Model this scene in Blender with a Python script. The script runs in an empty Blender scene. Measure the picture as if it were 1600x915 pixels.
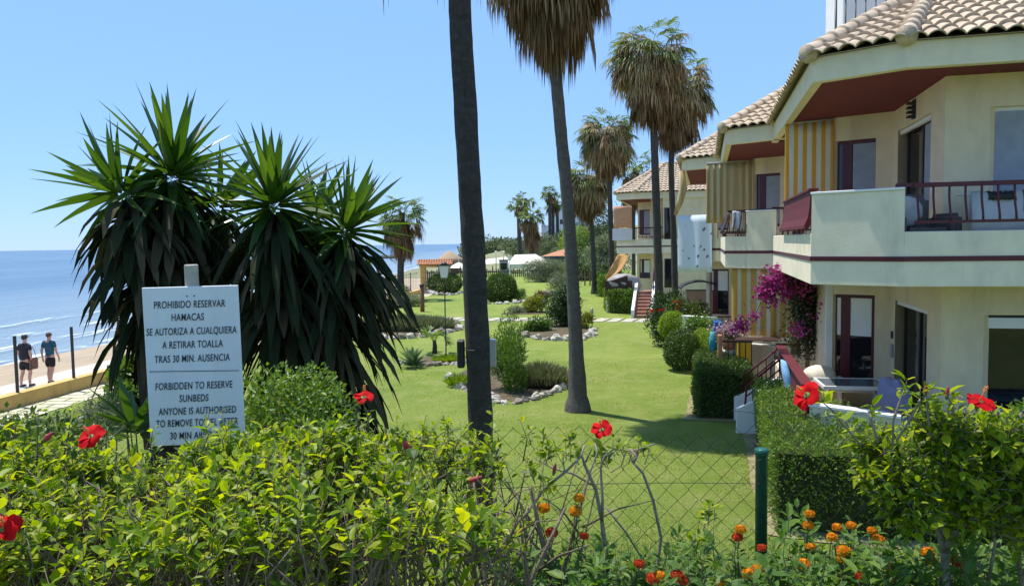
import bpy, bmesh, math, random
import numpy as np
from mathutils import Vector, Matrix, noise as mnoise

# ------------------------------------------------------------------ camera, sky, sun, exposure
SC = bpy.context.scene
COL = SC.collection
R = math.radians
FPX, EYE = 1200.0, 3.9
PITCH = math.atan((457.5 - 379.3) / FPX)
ROLL = R(0.88)
cam_d = bpy.data.cameras.new('camera')
cam_d.sensor_width = 36.0
cam_d.lens = FPX / 1600 * 36.0
cam_d.clip_start = 0.1
cam_d.clip_end = 40000
cam = bpy.data.objects.new('camera', cam_d)
COL.objects.link(cam)
_f = Vector((0, math.cos(PITCH), -math.sin(PITCH)))
_u0 = Vector((0, math.sin(PITCH), math.cos(PITCH)))
_r0 = Vector((1, 0, 0))
_r = _r0 * math.cos(ROLL) - _u0 * math.sin(ROLL)
_u = _u0 * math.cos(ROLL) + _r0 * math.sin(ROLL)
cam.matrix_world = Matrix(((_r.x, _u.x, -_f.x, 0), (_r.y, _u.y, -_f.y, 0), (_r.z, _u.z, -_f.z, EYE), (0, 0, 0, 1)))
SC.camera = cam

SUN_DIR = Vector((-0.795, 0.607, 0)).normalized() * math.cos(R(69))
SUN_DIR.z = math.sin(R(69))
W = bpy.data.worlds.new('World')
SC.world = W
W.use_nodes = True
_n = W.node_tree
_sky = _n.nodes.new('ShaderNodeTexSky')
_sky.sky_type = 'NISHITA'
_sky.sun_disc = False
_sky.sun_elevation = R(69)
_sky.sun_rotation = math.atan2(SUN_DIR.x, SUN_DIR.y)
_sky.altitude = 0
_sky.air_density = 1.0
_sky.dust_density = 0.0
_sky.ozone_density = 3.0
_tint = _n.nodes.new('ShaderNodeMix'); _tint.data_type = 'RGBA'; _tint.blend_type = 'MULTIPLY'; _tint.inputs[0].default_value = 1
_tint.inputs[7].default_value = (0.25, 0.285, 0.36, 1)
_n.links.new(_sky.outputs[0], _tint.inputs[6])
_air = _n.nodes.new('ShaderNodeMix'); _air.data_type = 'RGBA'; _air.blend_type = 'ADD'; _air.inputs[0].default_value = 1
_air.inputs[7].default_value = (1.46, 2.72, 4.9, 1)
_n.links.new(_tint.outputs[2], _air.inputs[6])
_n.links.new(_air.outputs[2], _n.nodes['Background'].inputs[0])
_n.nodes['Background'].inputs[1].default_value = 0.115
sun_d = bpy.data.lights.new('sun', 'SUN')
sun_d.energy = 4.5
sun_d.angle = R(0.53)
sun_d.color = (1, 0.95, 0.87)
sun = bpy.data.objects.new('sun', sun_d)
sun.rotation_euler = (-SUN_DIR).to_track_quat('-Z', 'Y').to_euler()
COL.objects.link(sun)
SC.view_settings.view_transform = 'Standard'
SC.view_settings.look = 'None'
SC.view_settings.gamma = 1
SC.view_settings.exposure = 0.5
SC.view_settings.use_curve_mapping = False
SC.cycles.max_bounces = 6
SC.cycles.transparent_max_bounces = 12


# ------------------------------------------------------------------ helpers
def ray(px, py):
    return _f + _r * ((px - 800) / FPX) + _u * ((457.5 - py) / FPX)


def G(px, py, z=0.0):            # point of the photograph that lies at height z
    d = ray(px, py)
    return Vector((0, 0, EYE)) + d * ((z - EYE) / d.z)


def P(px, py, y):                # point of the photograph that lies y metres ahead
    d = ray(px, py)
    return Vector((0, 0, EYE)) + d * (y / d.y)


def tag(o, label=None, cat=None, group=None, kind=None):
    if label: o['label'] = label
    if cat: o['category'] = cat
    if group: o['group'] = group
    if kind: o['kind'] = kind
    return o


def empty(name, loc, rz=0.0):
    o = bpy.data.objects.new(name, None)
    o.location = loc
    o.rotation_euler = (0, 0, rz)
    o.empty_display_size = 0.2
    COL.objects.link(o)
    return o


def copy_tree(o, parent=None):
    c = o.copy()
    COL.objects.link(c)
    if parent: c.parent = parent
    for ch in list(o.children):
        copy_tree(ch, c)
    return c


def rot2(v, a):
    return Vector((v[0] * math.cos(a) - v[1] * math.sin(a), v[0] * math.sin(a) + v[1] * math.cos(a)))


class MB:
    def __init__(s):
        s.v, s.f, s.m, s.sm = [], [], [], []

    def add(s, vs, fs, mi=0, smooth=False):
        b = len(s.v)
        s.v += [tuple(v) for v in vs]
        for f in fs:
            s.f.append(tuple(b + i for i in f)); s.m.append(mi); s.sm.append(smooth)
        return s

    def box(s, lo, hi, mi=0, M=None):
        x0, y0, z0 = lo; x1, y1, z1 = hi
        vs = [Vector(p) for p in ((x0, y0, z0), (x1, y0, z0), (x1, y1, z0), (x0, y1, z0), (x0, y0, z1), (x1, y0, z1), (x1, y1, z1), (x0, y1, z1))]
        if M is not None: vs = [M @ v for v in vs]
        return s.add(vs, ((3, 2, 1, 0), (4, 5, 6, 7), (0, 1, 5, 4), (1, 2, 6, 5), (2, 3, 7, 6), (3, 0, 4, 7)), mi)

    def cbox(s, c, size, mi=0, rz=0, rx=0, ry=0):
        M = Matrix.Translation(c) @ Matrix.Rotation(rz, 4, 'Z') @ Matrix.Rotation(ry, 4, 'Y') @ Matrix.Rotation(rx, 4, 'X')
        h = [q / 2 for q in size]
        return s.box((-h[0], -h[1], -h[2]), h, mi, M)

    def prism(s, pts, z0, z1, mi=0):
        n = len(pts)
        z0s = z0 if hasattr(z0, '__len__') else [z0] * n
        z1s = z1 if hasattr(z1, '__len__') else [z1] * n
        vs = [(p[0], p[1], z0s[i]) for i, p in enumerate(pts)] + [(p[0], p[1], z1s[i]) for i, p in enumerate(pts)]
        fs = [tuple(range(n - 1, -1, -1)), tuple(range(n, 2 * n))]
        fs += [(i, (i + 1) % n, n + (i + 1) % n, n + i) for i in range(n)]
        return s.add(vs, fs, mi)

    def slab(s, p0, p1, z0, z1, t, mi=0):
        """upright panel from p0 to p1 (plan), thickness t to the left of the run"""
        d = Vector((p1[0] - p0[0], p1[1] - p0[1])).normalized()
        n = Vector((-d.y, d.x)) * t
        pts = [(p0[0], p0[1]), (p1[0], p1[1]), (p1[0] + n.x, p1[1] + n.y), (p0[0] + n.x, p0[1] + n.y)]
        if t < 0: pts = pts[::-1]
        return s.prism(pts, z0, z1, mi)

    def tube(s, pts, rad, n=6, mi=0, cap=True, smooth=True):
        pts = [Vector(p) for p in pts]
        k = len(pts)
        rad = rad if hasattr(rad, '__len__') else [rad] * k
        vs, up = [], None
        for i in range(k):
            d = (pts[min(i + 1, k - 1)] - pts[max(i - 1, 0)])
            if d.length < 1e-9: d = Vector((0, 0, 1))
            d.normalize()
            if up is None:
                up = d.orthogonal().normalized()
            else:
                up = up - d * up.dot(d)
                if up.length < 1e-6: up = d.orthogonal()
                up.normalize()
            w = d.cross(up)
            for j in range(n):
                a = 2 * math.pi * j / n
                vs.append(pts[i] + (up * math.cos(a) + w * math.sin(a)) * rad[i])
        fs = []
        for i in range(k - 1):
            for j in range(n):
                a, b = i * n + j, i * n + (j + 1) % n
                fs.append((a, b, b + n, a + n))
        if cap:
            fs.append(tuple(range(n - 1, -1, -1)))
            fs.append(tuple(range((k - 1) * n, k * n)))
        return s.add(vs, fs, mi, smooth)

    def lathe(s, prof, c=(0, 0, 0), n=16, mi=0, smooth=True):
        vs = []
        for r, z in prof:
            for j in range(n):
                a = 2 * math.pi * j / n
                vs.append((c[0] + r * math.cos(a), c[1] + r * math.sin(a), c[2] + z))
        fs = []
        k = len(prof)
        for i in range(k - 1):
            for j in range(n):
                a, b = i * n + j, i * n + (j + 1) % n
                fs.append((a, b, b + n, a + n))
        fs.append(tuple(range(n - 1, -1, -1)))
        fs.append(tuple(range((k - 1) * n, k * n)))
        return s.add(vs, fs, mi, smooth)

    def blob(s, c, r, mi=0, nu=14, nv=9, amp=0.12, freq=2.0, seed=0, flat=None, rz=0):
        vs = []
        for i in range(nv + 1):
            th = math.pi * i / nv
            for j in range(nu):
                ph = 2 * math.pi * j / nu
                d = Vector((math.sin(th) * math.cos(ph), math.sin(th) * math.sin(ph), math.cos(th)))
                k = 1 + amp * mnoise.noise(d * freq + Vector((seed * 7.3, seed * 3.1, seed)))*2
                p = Vector((d.x * r[0] * k, d.y * r[1] * k, d.z * r[2] * k))
                if flat is not None and p.z < flat: p.z = flat
                q = rot2((p.x, p.y), rz)
                vs.append((c[0] + q.x, c[1] + q.y, c[2] + p.z))
        fs = [(i * nu + j, (i + 1) * nu + j, (i + 1) * nu + (j + 1) % nu, i * nu + (j + 1) % nu) for i in range(nv) for j in range(nu)]
        return s.add(vs, fs, mi, True)

    def build(s, name, mats, parent=None, bevel=0, seg=1):
        me = bpy.data.meshes.new(name)
        me.from_pydata(s.v, [], s.f)
        mats = mats if isinstance(mats, (list, tuple)) else [mats]
        for m in mats: me.materials.append(m)
        me.polygons.foreach_set('material_index', s.m)
        me.polygons.foreach_set('use_smooth', s.sm)
        bm = bmesh.new(); bm.from_mesh(me)
        bmesh.ops.remove_doubles(bm, verts=bm.verts, dist=1e-6)
        bmesh.ops.recalc_face_normals(bm, faces=bm.faces)
        if bevel:
            es = [e for e in bm.edges if len(e.link_faces) == 2 and e.calc_face_angle(0) > 0.6]
            bmesh.ops.bevel(bm, geom=es, offset=bevel, segments=seg, affect='EDGES', clamp_overlap=True)
        bm.to_mesh(me); bm.free()
        o = bpy.data.objects.new(name, me)
        COL.objects.link(o)
        if parent: o.parent = parent
        return o


def npmesh(name, V, F, mats, parent=None, smooth=False, mi=None):
    """V (N,3) float, F (M,k) int: one polygon size"""
    me = bpy.data.meshes.new(name)
    M, k = F.shape
    me.vertices.add(len(V)); me.vertices.foreach_set('co', np.ascontiguousarray(V, dtype=np.float32).ravel())
    me.loops.add(M * k); me.loops.foreach_set('vertex_index', np.ascontiguousarray(F, dtype=np.int32).ravel())
    me.polygons.add(M)
    me.polygons.foreach_set('loop_start', np.arange(0, M * k, k, dtype=np.int32))
    me.polygons.foreach_set('loop_total', np.full(M, k, dtype=np.int32))
    me.polygons.foreach_set('use_smooth', np.full(M, smooth, dtype=bool))
    mats = mats if isinstance(mats, (list, tuple)) else [mats]
    for m in mats: me.materials.append(m)
    if mi is not None: me.polygons.foreach_set('material_index', np.asarray(mi, dtype=np.int32))
    me.update(calc_edges=True)
    o = bpy.data.objects.new(name, me)
    COL.objects.link(o)
    if parent: o.parent = parent
    return o


# leaf templates: (along, across, lift) and triangles/quads
LEAF_V = np.array([(0, 0, 0), (.28, .42, .07), (.28, -.42, .07), (.3, 0, -.03), (.65, .38, .03), (.65, -.38, .03), (.67, 0, -.05), (1, 0, -.14)], float)
LEAF_F = np.array([(0, 3, 1, 1), (0, 2, 3, 3), (1, 3, 6, 4), (3, 2, 5, 6), (4, 6, 7, 7), (6, 5, 7, 7)])
BLADE_V = np.array([(0, .5, 0), (0, -.5, 0), (.5, .42, .02), (.5, -.42, .02), (1, 0, -.12)], float)


def unit(v):
    return v / np.maximum(np.linalg.norm(v, axis=1, keepdims=True), 1e-9)


def leaf_arrays(pos, dirs, nrm, ln, wd, curl=1.0):
    """returns verts and tri faces for N pointed leaves"""
    d = unit(dirs)
    s = unit(np.cross(nrm, d))
    n = np.cross(d, s)
    T = LEAF_V
    ln = ln[:, None, None]; wd = wd[:, None, None]
    V = pos[:, None, :] + d[:, None, :] * (T[None, :, 0:1] * ln) + s[:, None, :] * (T[None, :, 1:2] * wd) + n[:, None, :] * (T[None, :, 2:3] * ln * curl)
    N = len(pos)
    tris = np.array([(0, 3, 1), (0, 2, 3), (1, 3, 6), (1, 6, 4), (3, 2, 5), (3, 5, 6), (4, 6, 7), (6, 5, 7)])
    F = (np.arange(N)[:, None, None] * 8 + tris[None]).reshape(-1, 3)
    return V.reshape(-1, 3), F


def leaves(name, pos, dirs, nrm, ln, wd, mat, parent=None, curl=1.0):
    V, F = leaf_arrays(pos, dirs, nrm, ln, wd, curl)
    return npmesh(name, V, F, mat, parent)


def small_leaves(name, pos, dirs, nrm, ln, wd, mat, parent=None):
    """two-triangle folded leaflets for things farther off"""
    d = unit(dirs); s = unit(np.cross(nrm, d)); n = np.cross(d, s)
    l = ln[:, None]; w = wd[:, None]
    a = pos; b = pos + d * l * .5 + s * w * .5 + n * l * .08; c = pos + d * l; e = pos + d * l * .5 - s * w * .5 + n * l * .08
    V = np.stack([a, b, c, e], 1).reshape(-1, 3)
    N = len(pos)
    F = (np.arange(N)[:, None, None] * 4 + np.array([(0, 1, 2), (0, 2, 3)])[None]).reshape(-1, 3)
    return npmesh(name, V, F, mat, parent)


def rnd(seed):
    return np.random.default_rng(seed)


# ------------------------------------------------------------------ materials
def newmat(name):
    m = bpy.data.materials.new(name); m.use_nodes = True
    nt = m.node_tree
    return m, nt, nt.nodes['Principled BSDF']


def mix(nt, fac, a, b, mode='MIX'):
    n = nt.nodes.new('ShaderNodeMix'); n.data_type = 'RGBA'; n.blend_type = mode
    if isinstance(fac, (int, float)): n.inputs[0].default_value = fac
    else: nt.links.new(fac, n.inputs[0])
    for i, v in ((6, a), (7, b)):
        if isinstance(v, (tuple, list)): n.inputs[i].default_value = (*v[:3], 1)
        else: nt.links.new(v, n.inputs[i])
    return n.outputs[2]


def noise(nt, scale, detail=4, rough=.55, vec=None, dist=0):
    n = nt.nodes.new('ShaderNodeTexNoise'); n.inputs['Scale'].default_value = scale
    n.inputs['Detail'].default_value = detail; n.inputs['Roughness'].default_value = rough
    n.inputs['Distortion'].default_value = dist
    if vec is None:
        tc = nt.nodes.new('ShaderNodeTexCoord'); vec = tc.outputs['Object']
    nt.links.new(vec, n.inputs['Vector'])
    return n.outputs['Fac']


def ramp(nt, fac, stops):
    n = nt.nodes.new('ShaderNodeValToRGB')
    el = n.color_ramp.elements
    while len(el) < len(stops): el.new(0.5)
    for e, (p, c) in zip(el, stops):
        e.position = p
        e.color = (*c, 1) if hasattr(c, '__len__') else (c, c, c, 1)
    nt.links.new(fac, n.inputs[0])
    return n.outputs[0]


def bump(nt, h, strength, dist, bsdf):
    b = nt.nodes.new('ShaderNodeBump'); b.inputs['Strength'].default_value = strength; b.inputs['Distance'].default_value = dist
    nt.links.new(h, b.inputs['Height']); nt.links.new(b.outputs[0], bsdf.inputs['Normal'])


def mapping(nt, scale=(1, 1, 1), rot=(0, 0, 0), src='Object'):
    tc = nt.nodes.new('ShaderNodeTexCoord'); mp = nt.nodes.new('ShaderNodeMapping')
    mp.inputs['Scale'].default_value = scale; mp.inputs['Rotation'].default_value = rot
    nt.links.new(tc.outputs[src], mp.inputs['Vector'])
    return mp.outputs[0]


def plain(name, c, rough=.6, var=.12, scale=6, bmp=.15, bscale=40, metal=0, spec=.4, stain=None):
    m, nt, b = newmat(name)
    f = noise(nt, scale, 5)
    lo = tuple(q * (1 - var) for q in c); hi = tuple(min(1, q * (1 + var)) for q in c)
    colr = ramp(nt, f, [(.3, lo), (.7, hi)])
    if stain:
        f2 = noise(nt, stain[1], 6, .7, mapping(nt, (1, 1, .25)))
        colr = mix(nt, ramp(nt, f2, [(.5, 0.0), (.78, stain[2])]), colr, stain[0])
    nt.links.new(colr, b.inputs['Base Color'])
    b.inputs['Roughness'].default_value = rough; b.inputs['Metallic'].default_value = metal
    b.inputs['Specular IOR Level'].default_value = spec
    if bmp: bump(nt, noise(nt, bscale, 4), bmp, .02, b)
    return m


def leafmat(name, cols, rough=.42, trans=.35, tcol=None, spec=.45):
    """cols: three leaf colours picked leaf by leaf"""
    m, nt, b = newmat(name)
    g = nt.nodes.new('ShaderNodeNewGeometry')
    colr = ramp(nt, g.outputs['Random Per Island'], [(i / (len(cols) - 1), c) for i, c in enumerate(cols)])
    f = noise(nt, 3.0, 2)
    colr = mix(nt, f, colr, mix(nt, .35, colr, tuple(q * .55 for q in cols[0])))
    nt.links.new(colr, b.inputs['Base Color'])
    b.inputs['Roughness'].default_value = rough
    b.inputs['Specular IOR Level'].default_value = spec
    t = nt.nodes.new('ShaderNodeBsdfTranslucent')
    tc = mix(nt, 1.0, colr, tcol or (1.5, 1.5, .5), 'MULTIPLY')
    nt.links.new(tc, t.inputs['Color'])
    ms = nt.nodes.new('ShaderNodeMixShader'); ms.inputs[0].default_value = trans
    nt.links.new(b.outputs[0], ms.inputs[1]); nt.links.new(t.outputs[0], ms.inputs[2])
    nt.links.new(ms.outputs[0], nt.nodes['Material Output'].inputs['Surface'])
    return m


def stripes(name, ca, cb, period, duty, axis='X', thin=None):
    m, nt, b = newmat(name)
    tc = nt.nodes.new('ShaderNodeTexCoord'); sp = nt.nodes.new('ShaderNodeSeparateXYZ')
    nt.links.new(tc.outputs['Object'], sp.inputs[0])
    a = nt.nodes.new('ShaderNodeMath'); a.operation = 'DIVIDE'; a.inputs[1].default_value = period
    nt.links.new(sp.outputs[axis], a.inputs[0])
    fr = nt.nodes.new('ShaderNodeMath'); fr.operation = 'FRACT'; nt.links.new(a.outputs[0], fr.inputs[0])
    lt = nt.nodes.new('ShaderNodeMath'); lt.operation = 'LESS_THAN'; lt.inputs[1].default_value = duty
    nt.links.new(fr.outputs[0], lt.inputs[0])
    colr = mix(nt, lt.outputs[0], cb, ca)
    colr = mix(nt, .35, colr, mix(nt, noise(nt, 5, 4), colr, (.35, .28, .18)))
    nt.links.new(colr, b.inputs['Base Color']); b.inputs['Roughness'].default_value = .85
    t = nt.nodes.new('ShaderNodeBsdfTranslucent'); nt.links.new(colr, t.inputs['Color'])
    ms = nt.nodes.new('ShaderNodeMixShader'); ms.inputs[0].default_value = .3
    nt.links.new(b.outputs[0], ms.inputs[1]); nt.links.new(t.outputs[0], ms.inputs[2])
    nt.links.new(ms.outputs[0], nt.nodes['Material Output'].inputs['Surface'])
    return m


M = {}
M['cream'] = plain('cream_render', (.74, .615, .41), .85, .06, 3, .25, 60, spec=.2, stain=((.38, .33, .23), 1.4, .5))
M['cream2'] = plain('pale_render', (.78, .70, .52), .85, .06, 3, .2, 60, spec=.2, stain=((.42, .38, .29), 1.8, .55))
M['fascia'] = plain('fascia_render', (.74, .66, .48), .8, .05, 3, .15, 60, spec=.2, stain=((.40, .37, .28), 2, .3))
M['white'] = plain('white_paint', (.78, .77, .73), .6, .05, 4, .1)
M['maroon'] = plain('maroon_paint', (.085, .010, .016), .4, .12, 5, .05)
M['red'] = plain('red_panel_paint', (.105, .008, .013), .7, .12, 4, .05)
M['soffit'] = plain('soffit_paint', (.15, .022, .030), .8, .06, 3, .1)
M['tile'] = plain('roof_tile', (.50, .40, .29), .8, .22, 3.5, .3, 30, spec=.2, stain=((.18, .15, .12), 4, .5))
M['mortar'] = plain('dark_mortar', (.10, .08, .06), .9)
M['terrazzo'] = plain('terrace_tile', (.55, .47, .36), .5, .1)
M['brick_red'] = plain('red_step_tile', (.30, .145, .10), .7, .15, 5)
M['dark'] = plain('dark_metal', (.025, .025, .028), .5, .2)
M['brown'] = plain('brown_paint', (.05, .02, .018), .5, .2)
M['alu'] = plain('grey_aluminium', (.35, .34, .33), .4, .05, metal=.3)
M['ochre'] = plain('ochre_wall', (.60, .38, .13), .85, .1, 2.5, .3, 30, spec=.2, stain=((.12, .10, .07), 1.2, .75))
M['stone'] = plain('pale_stone', (.44, .40, .33), .9, .4, 5, .6, 14, spec=.2)
M['stone_d'] = plain('grey_stone', (.25, .22, .18), .9, .35, 5, .6, 14, spec=.2)
M['stone_l'] = plain('whitish_stone', (.50, .47, .40), .9, .25, 5, .6, 14, spec=.2)
M['wood_grey'] = plain('weathered_wood', (.42, .38, .31), .8, .2, 8, .3)
M['wood'] = plain('brown_wood', (.17, .09, .045), .7, .25, 6, .3)
M['terracotta'] = plain('terracotta', (.45, .20, .10), .7, .15, 6)
M['bark'] = plain('bush_bark', (.17, .13, .09), .85, .3, 12, .5, 60)
M['bark_pale'] = plain('pale_bark', (.24, .205, .16), .85, .25, 14, .5, 60)
M['plastic_white'] = plain('white_plastic', (.75, .75, .73), .35, .03, 4, 0)
M['skin'] = plain('skin', (.52, .30, .21), .55, .08, 8, 0)
M['foam_w'] = plain('canvas_white', (.78, .76, .70), .9, .04, 2, .1)
M['soil'] = plain('bed_soil', (.11, .09, .055), .95, .3, 4, .6, 25, spec=.1)


def glass_mat():
    m, nt, b = newmat('window_glass')
    b.inputs['Base Color'].default_value = (.012, .014, .018, 1)
    b.inputs['Roughness'].default_value = .03
    b.inputs['Specular IOR Level'].default_value = .55
    bump(nt, noise(nt, 1.3, 2), .05, .02, b)
    return m


M['glass'] = glass_mat()


def clear_mat():
    m, nt, b = newmat('table_glass')
    b.inputs['Base Color'].default_value = (.10, .12, .14, 1); b.inputs['Roughness'].default_value = .06
    b.inputs['Specular IOR Level'].default_value = .8
    return m


M['tglass'] = clear_mat()
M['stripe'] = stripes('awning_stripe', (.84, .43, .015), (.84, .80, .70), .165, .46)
M['stripe_tan'] = stripes('awning_stripe_shaded', (.50, .36, .14), (.66, .55, .34), .2, .5)  # duller stripes: backlit shade put into the colour
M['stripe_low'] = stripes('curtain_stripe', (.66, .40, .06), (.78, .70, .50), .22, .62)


def lawn_mat():
    m, nt, b = newmat('lawn_grass')
    big = noise(nt, .22, 5, .6)
    mid = noise(nt, 1.6, 5, .65)
    fine = noise(nt, 26, 4, .7)
    c = ramp(nt, big, [(.30, (.150, .225, .034)), (.5, (.205, .280, .044)), (.68, (.275, .335, .066))])
    c = mix(nt, ramp(nt, mid, [(.38, 0.0), (.72, .6)]), c, (.34, .37, .11))
    dry = noise(nt, .9, 6, .75)
    c = mix(nt, ramp(nt, dry, [(.50, 0.0), (.70, .75)]), c, (.38, .365, .14))
    c = mix(nt, ramp(nt, fine, [(.3, .55), (.65, 0.0)]), c, (.10, .15, .018))
    nt.links.new(c, b.inputs['Base Color'])
    b.inputs['Roughness'].default_value = .9; b.inputs['Specular IOR Level'].default_value = .15
    bump(nt, noise(nt, 40, 5, .8), .9, .05, b)
    return m


M['lawn'] = lawn_mat()
M['sand'] = plain('beach_sand', (.36, .285, .20), .95, .14, .6, .5, 5, spec=.1)
M['prom'] = plain('promenade_paving', (.50, .44, .38), .9, .08, .8, .2, 8, spec=.1)


def slab_mat(name, c, sx, sy, joint):
    m, nt, b = newmat(name)
    br = nt.nodes.new('ShaderNodeTexBrick')
    br.inputs['Scale'].default_value = 1; br.inputs['Brick Width'].default_value = sx; br.inputs['Row Height'].default_value = sy
    br.inputs['Mortar Size'].default_value = joint
    br.inputs['Color1'].default_value = (*c, 1); br.inputs['Color2'].default_value = (c[0] * .85, c[1] * .85, c[2] * .8, 1)
    br.inputs['Mortar'].default_value = (.12, .13, .05, 1)
    nz = nt.nodes.new('ShaderNodeTexNoise'); nz.inputs['Scale'].default_value = 2.2
    tc = nt.nodes.new('ShaderNodeTexCoord'); ad = nt.nodes.new('ShaderNodeMix'); ad.data_type = 'VECTOR'
    nt.links.new(tc.outputs['Object'], nz.inputs['Vector'])
    ad.inputs[0].default_value = .12
    nt.links.new(tc.outputs['Object'], ad.inputs[4]); nt.links.new(nz.outputs['Color'], ad.inputs[5])
    nt.links.new(ad.outputs[1], br.inputs['Vector'])
    c2 = mix(nt, ramp(nt, noise(nt, 3, 6, .7), [(.45, 0.0), (.8, .5)]), br.outputs['Color'], (.26, .24, .15))
    nt.links.new(c2, b.inputs['Base Color']); b.inputs['Roughness'].default_value = .9
    bump(nt, br.outputs['Fac'], -.4, .02, b)
    return m


M['walk'] = slab_mat('paved_walk', (.56, .52, .36), .75, .36, .035)


def sea_mat():
    m, nt, b = newmat('sea_water')
    v = mapping(nt, (.16, .030, 1), (0, 0, R(-6)))
    v2 = mapping(nt, (.03, .006, 1), (0, 0, R(-6)))
    big = noise(nt, 1, 4, .6, v2)
    c = ramp(nt, big, [(.35, (.055, .115, .175)), (.65, (.10, .17, .235))])
    # sandier, paler water near the shore line (depth of the water)
    tc = nt.nodes.new('ShaderNodeTexCoord'); sp = nt.nodes.new('ShaderNodeSeparateXYZ'); nt.links.new(tc.outputs['Object'], sp.inputs[0])
    mr = nt.nodes.new('ShaderNodeMapRange'); mr.inputs[1].default_value = -75; mr.inputs[2].default_value = -22
    nt.links.new(sp.outputs['X'], mr.inputs[0])
    c = mix(nt, mr.outputs[0], c, (.22, .27, .29))
    nt.links.new(c, b.inputs['Base Color'])
    b.inputs['Roughness'].default_value = .28; b.inputs['Specular IOR Level'].default_value = .35
    w1 = noise(nt, 1, 5, .6, v, .4)
    w2 = noise(nt, 6, 4, .6, v, .3)
    s = nt.nodes.new('ShaderNodeMath'); s.operation = 'MULTIPLY_ADD'; s.inputs[1].default_value = .25
    nt.links.new(w2, s.inputs[0]); nt.links.new(w1, s.inputs[2])
    bump(nt, s.outputs[0], 1.0, 1.2, b)
    return m


M['sea'] = sea_mat()


def surf_mat():
    m, nt, b = newmat('surf_foam')
    f = noise(nt, 1, 5, .65, mapping(nt, (.9, .22, 1)), 1.2)
    b.inputs['Base Color'].default_value = (.8, .82, .82, 1); b.inputs['Roughness'].default_value = .8
    tr = nt.nodes.new('ShaderNodeBsdfTransparent'); ms = nt.nodes.new('ShaderNodeMixShader')
    nt.links.new(ramp(nt, f, [(.50, 0.0), (.66, .75)]), ms.inputs[0])
    nt.links.new(tr.outputs[0], ms.inputs[1]); nt.links.new(b.outputs[0], ms.inputs[2])
    nt.links.new(ms.outputs[0], nt.nodes['Material Output'].inputs['Surface'])
    return m


M['surf'] = surf_mat()


def trunk_mat(name, k=1.0):
    m, nt, b = newmat(name)
    v = mapping(nt, (5, 5, 13))
    rings = noise(nt, 1, 6, .75, v, 1.0)
    c = ramp(nt, rings, [(.25, (.050 * k, .043 * k, .038 * k)), (.55, (.085 * k, .075 * k, .067 * k)), (.8, (.13 * k, .115 * k, .10 * k))])
    c = mix(nt, ramp(nt, noise(nt, 2.2, 5, .7), [(.5, 0.0), (.85, .35)]), c, (.19 * k, .17 * k, .15 * k))
    nt.links.new(c, b.inputs['Base Color']); b.inputs['Roughness'].default_value = .9; b.inputs['Specular IOR Level'].default_value = .2
    h = noise(nt, 1, 6, .8, mapping(nt, (16, 16, 9)), .8)
    bump(nt, h, 1.0, .07, b)
    return m


M['trunk'] = trunk_mat('palm_trunk')
M['trunk_pale'] = trunk_mat('pale_palm_trunk', 1.75)
M['frond'] = leafmat('palm_frond', [(.08, .14, .025), (.13, .19, .035), (.20, .24, .06)], .5, .38)
M['frond_dry'] = leafmat('dry_frond', [(.14, .085, .045), (.24, .16, .085), (.42, .31, .18), (.19, .12, .065), (.12, .075, .04)], .8, .38, (1.2, 1, .75), .1)
M['frond_tan'] = leafmat('half_dry_frond', [(.34, .26, .13), (.48, .37, .21), (.60, .48, .30), (.17, .20, .05)], .75, .36, (1.1, 1, .8), .2)
M['yucca'] = leafmat('yucca_leaf', [(.032, .080, .012), (.052, .112, .016), (.09, .16, .026)], .36, .36, (1.7, 1.7, .45), .5)
M['yucca_dead'] = leafmat('hanging_yucca_leaf', [(.018, .026, .010), (.026, .036, .014), (.04, .046, .022), (.11, .085, .05)], .75, .12, (1, 1, .7), .08)
M['hib'] = leafmat('hibiscus_leaf', [(.045, .10, .008), (.11, .20, .008), (.21, .32, .012), (.34, .43, .016), (.50, .53, .022)], .45, .5, (1.7, 1.6, .3), .3)
M['lant'] = leafmat('lantana_leaf', [(.06, .14, .022), (.10, .20, .032), (.17, .27, .04)], .55, .4, (1.6, 1.6, .5), .35)
M['box'] = leafmat('box_hedge_leaf', [(.075, .15, .018), (.13, .22, .026), (.21, .29, .045)], .5, .35, (1.6, 1.6, .4))
M['boxd'] = leafmat('dark_hedge_leaf', [(.040, .085, .014), (.065, .12, .02), (.12, .18, .03)], .45, .28, (1.5, 1.5, .4))
M['bright'] = leafmat('bright_hedge_leaf', [(.13, .22, .022), (.20, .30, .03), (.29, .37, .045)], .5, .4, (1.6, 1.6, .4))
M['dkbush'] = leafmat('dark_shrub_leaf', [(.025, .058, .014), (.04, .08, .02), (.07, .115, .028)], .45, .2, (1.4, 1.5, .5))
M['grey'] = leafmat('grey_green_leaf', [(.17, .20, .12), (.23, .26, .16), (.30, .31, .19)], .7, .25, (1.2, 1.2, .8), .2)
M['lav'] = leafmat('lavender_leaf', [(.22, .27, .11), (.30, .33, .15), (.33, .30, .27)], .7, .3, (1.2, 1.2, .7), .2)
M['olean'] = leafmat('oleander_leaf', [(.07, .15, .025), (.115, .20, .035), (.18, .27, .055)], .45, .3, (1.5, 1.6, .5))
M['yellow_leaf'] = leafmat('yellow_green_leaf', [(.22, .25, .03), (.32, .33, .04), (.16, .20, .03)], .5, .35, (1.4, 1.3, .4))
M['bougl'] = leafmat('bougainvillea_leaf', [(.03, .05, .015), (.05, .07, .02), (.09, .06, .04)], .5, .25, (1.3, 1.3, .6))
M['boug'] = leafmat('bougainvillea_bract', [(.40, .02, .18), (.52, .05, .27), (.30, .03, .19), (.50, .20, .36)], .6, .4, (1.2, .9, 1.1), .2)
M['agave'] = leafmat('agave_leaf', [(.10, .17, .08), (.14, .21, .11), (.19, .26, .14)], .5, .15, (1.2, 1.3, .7))
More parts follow.
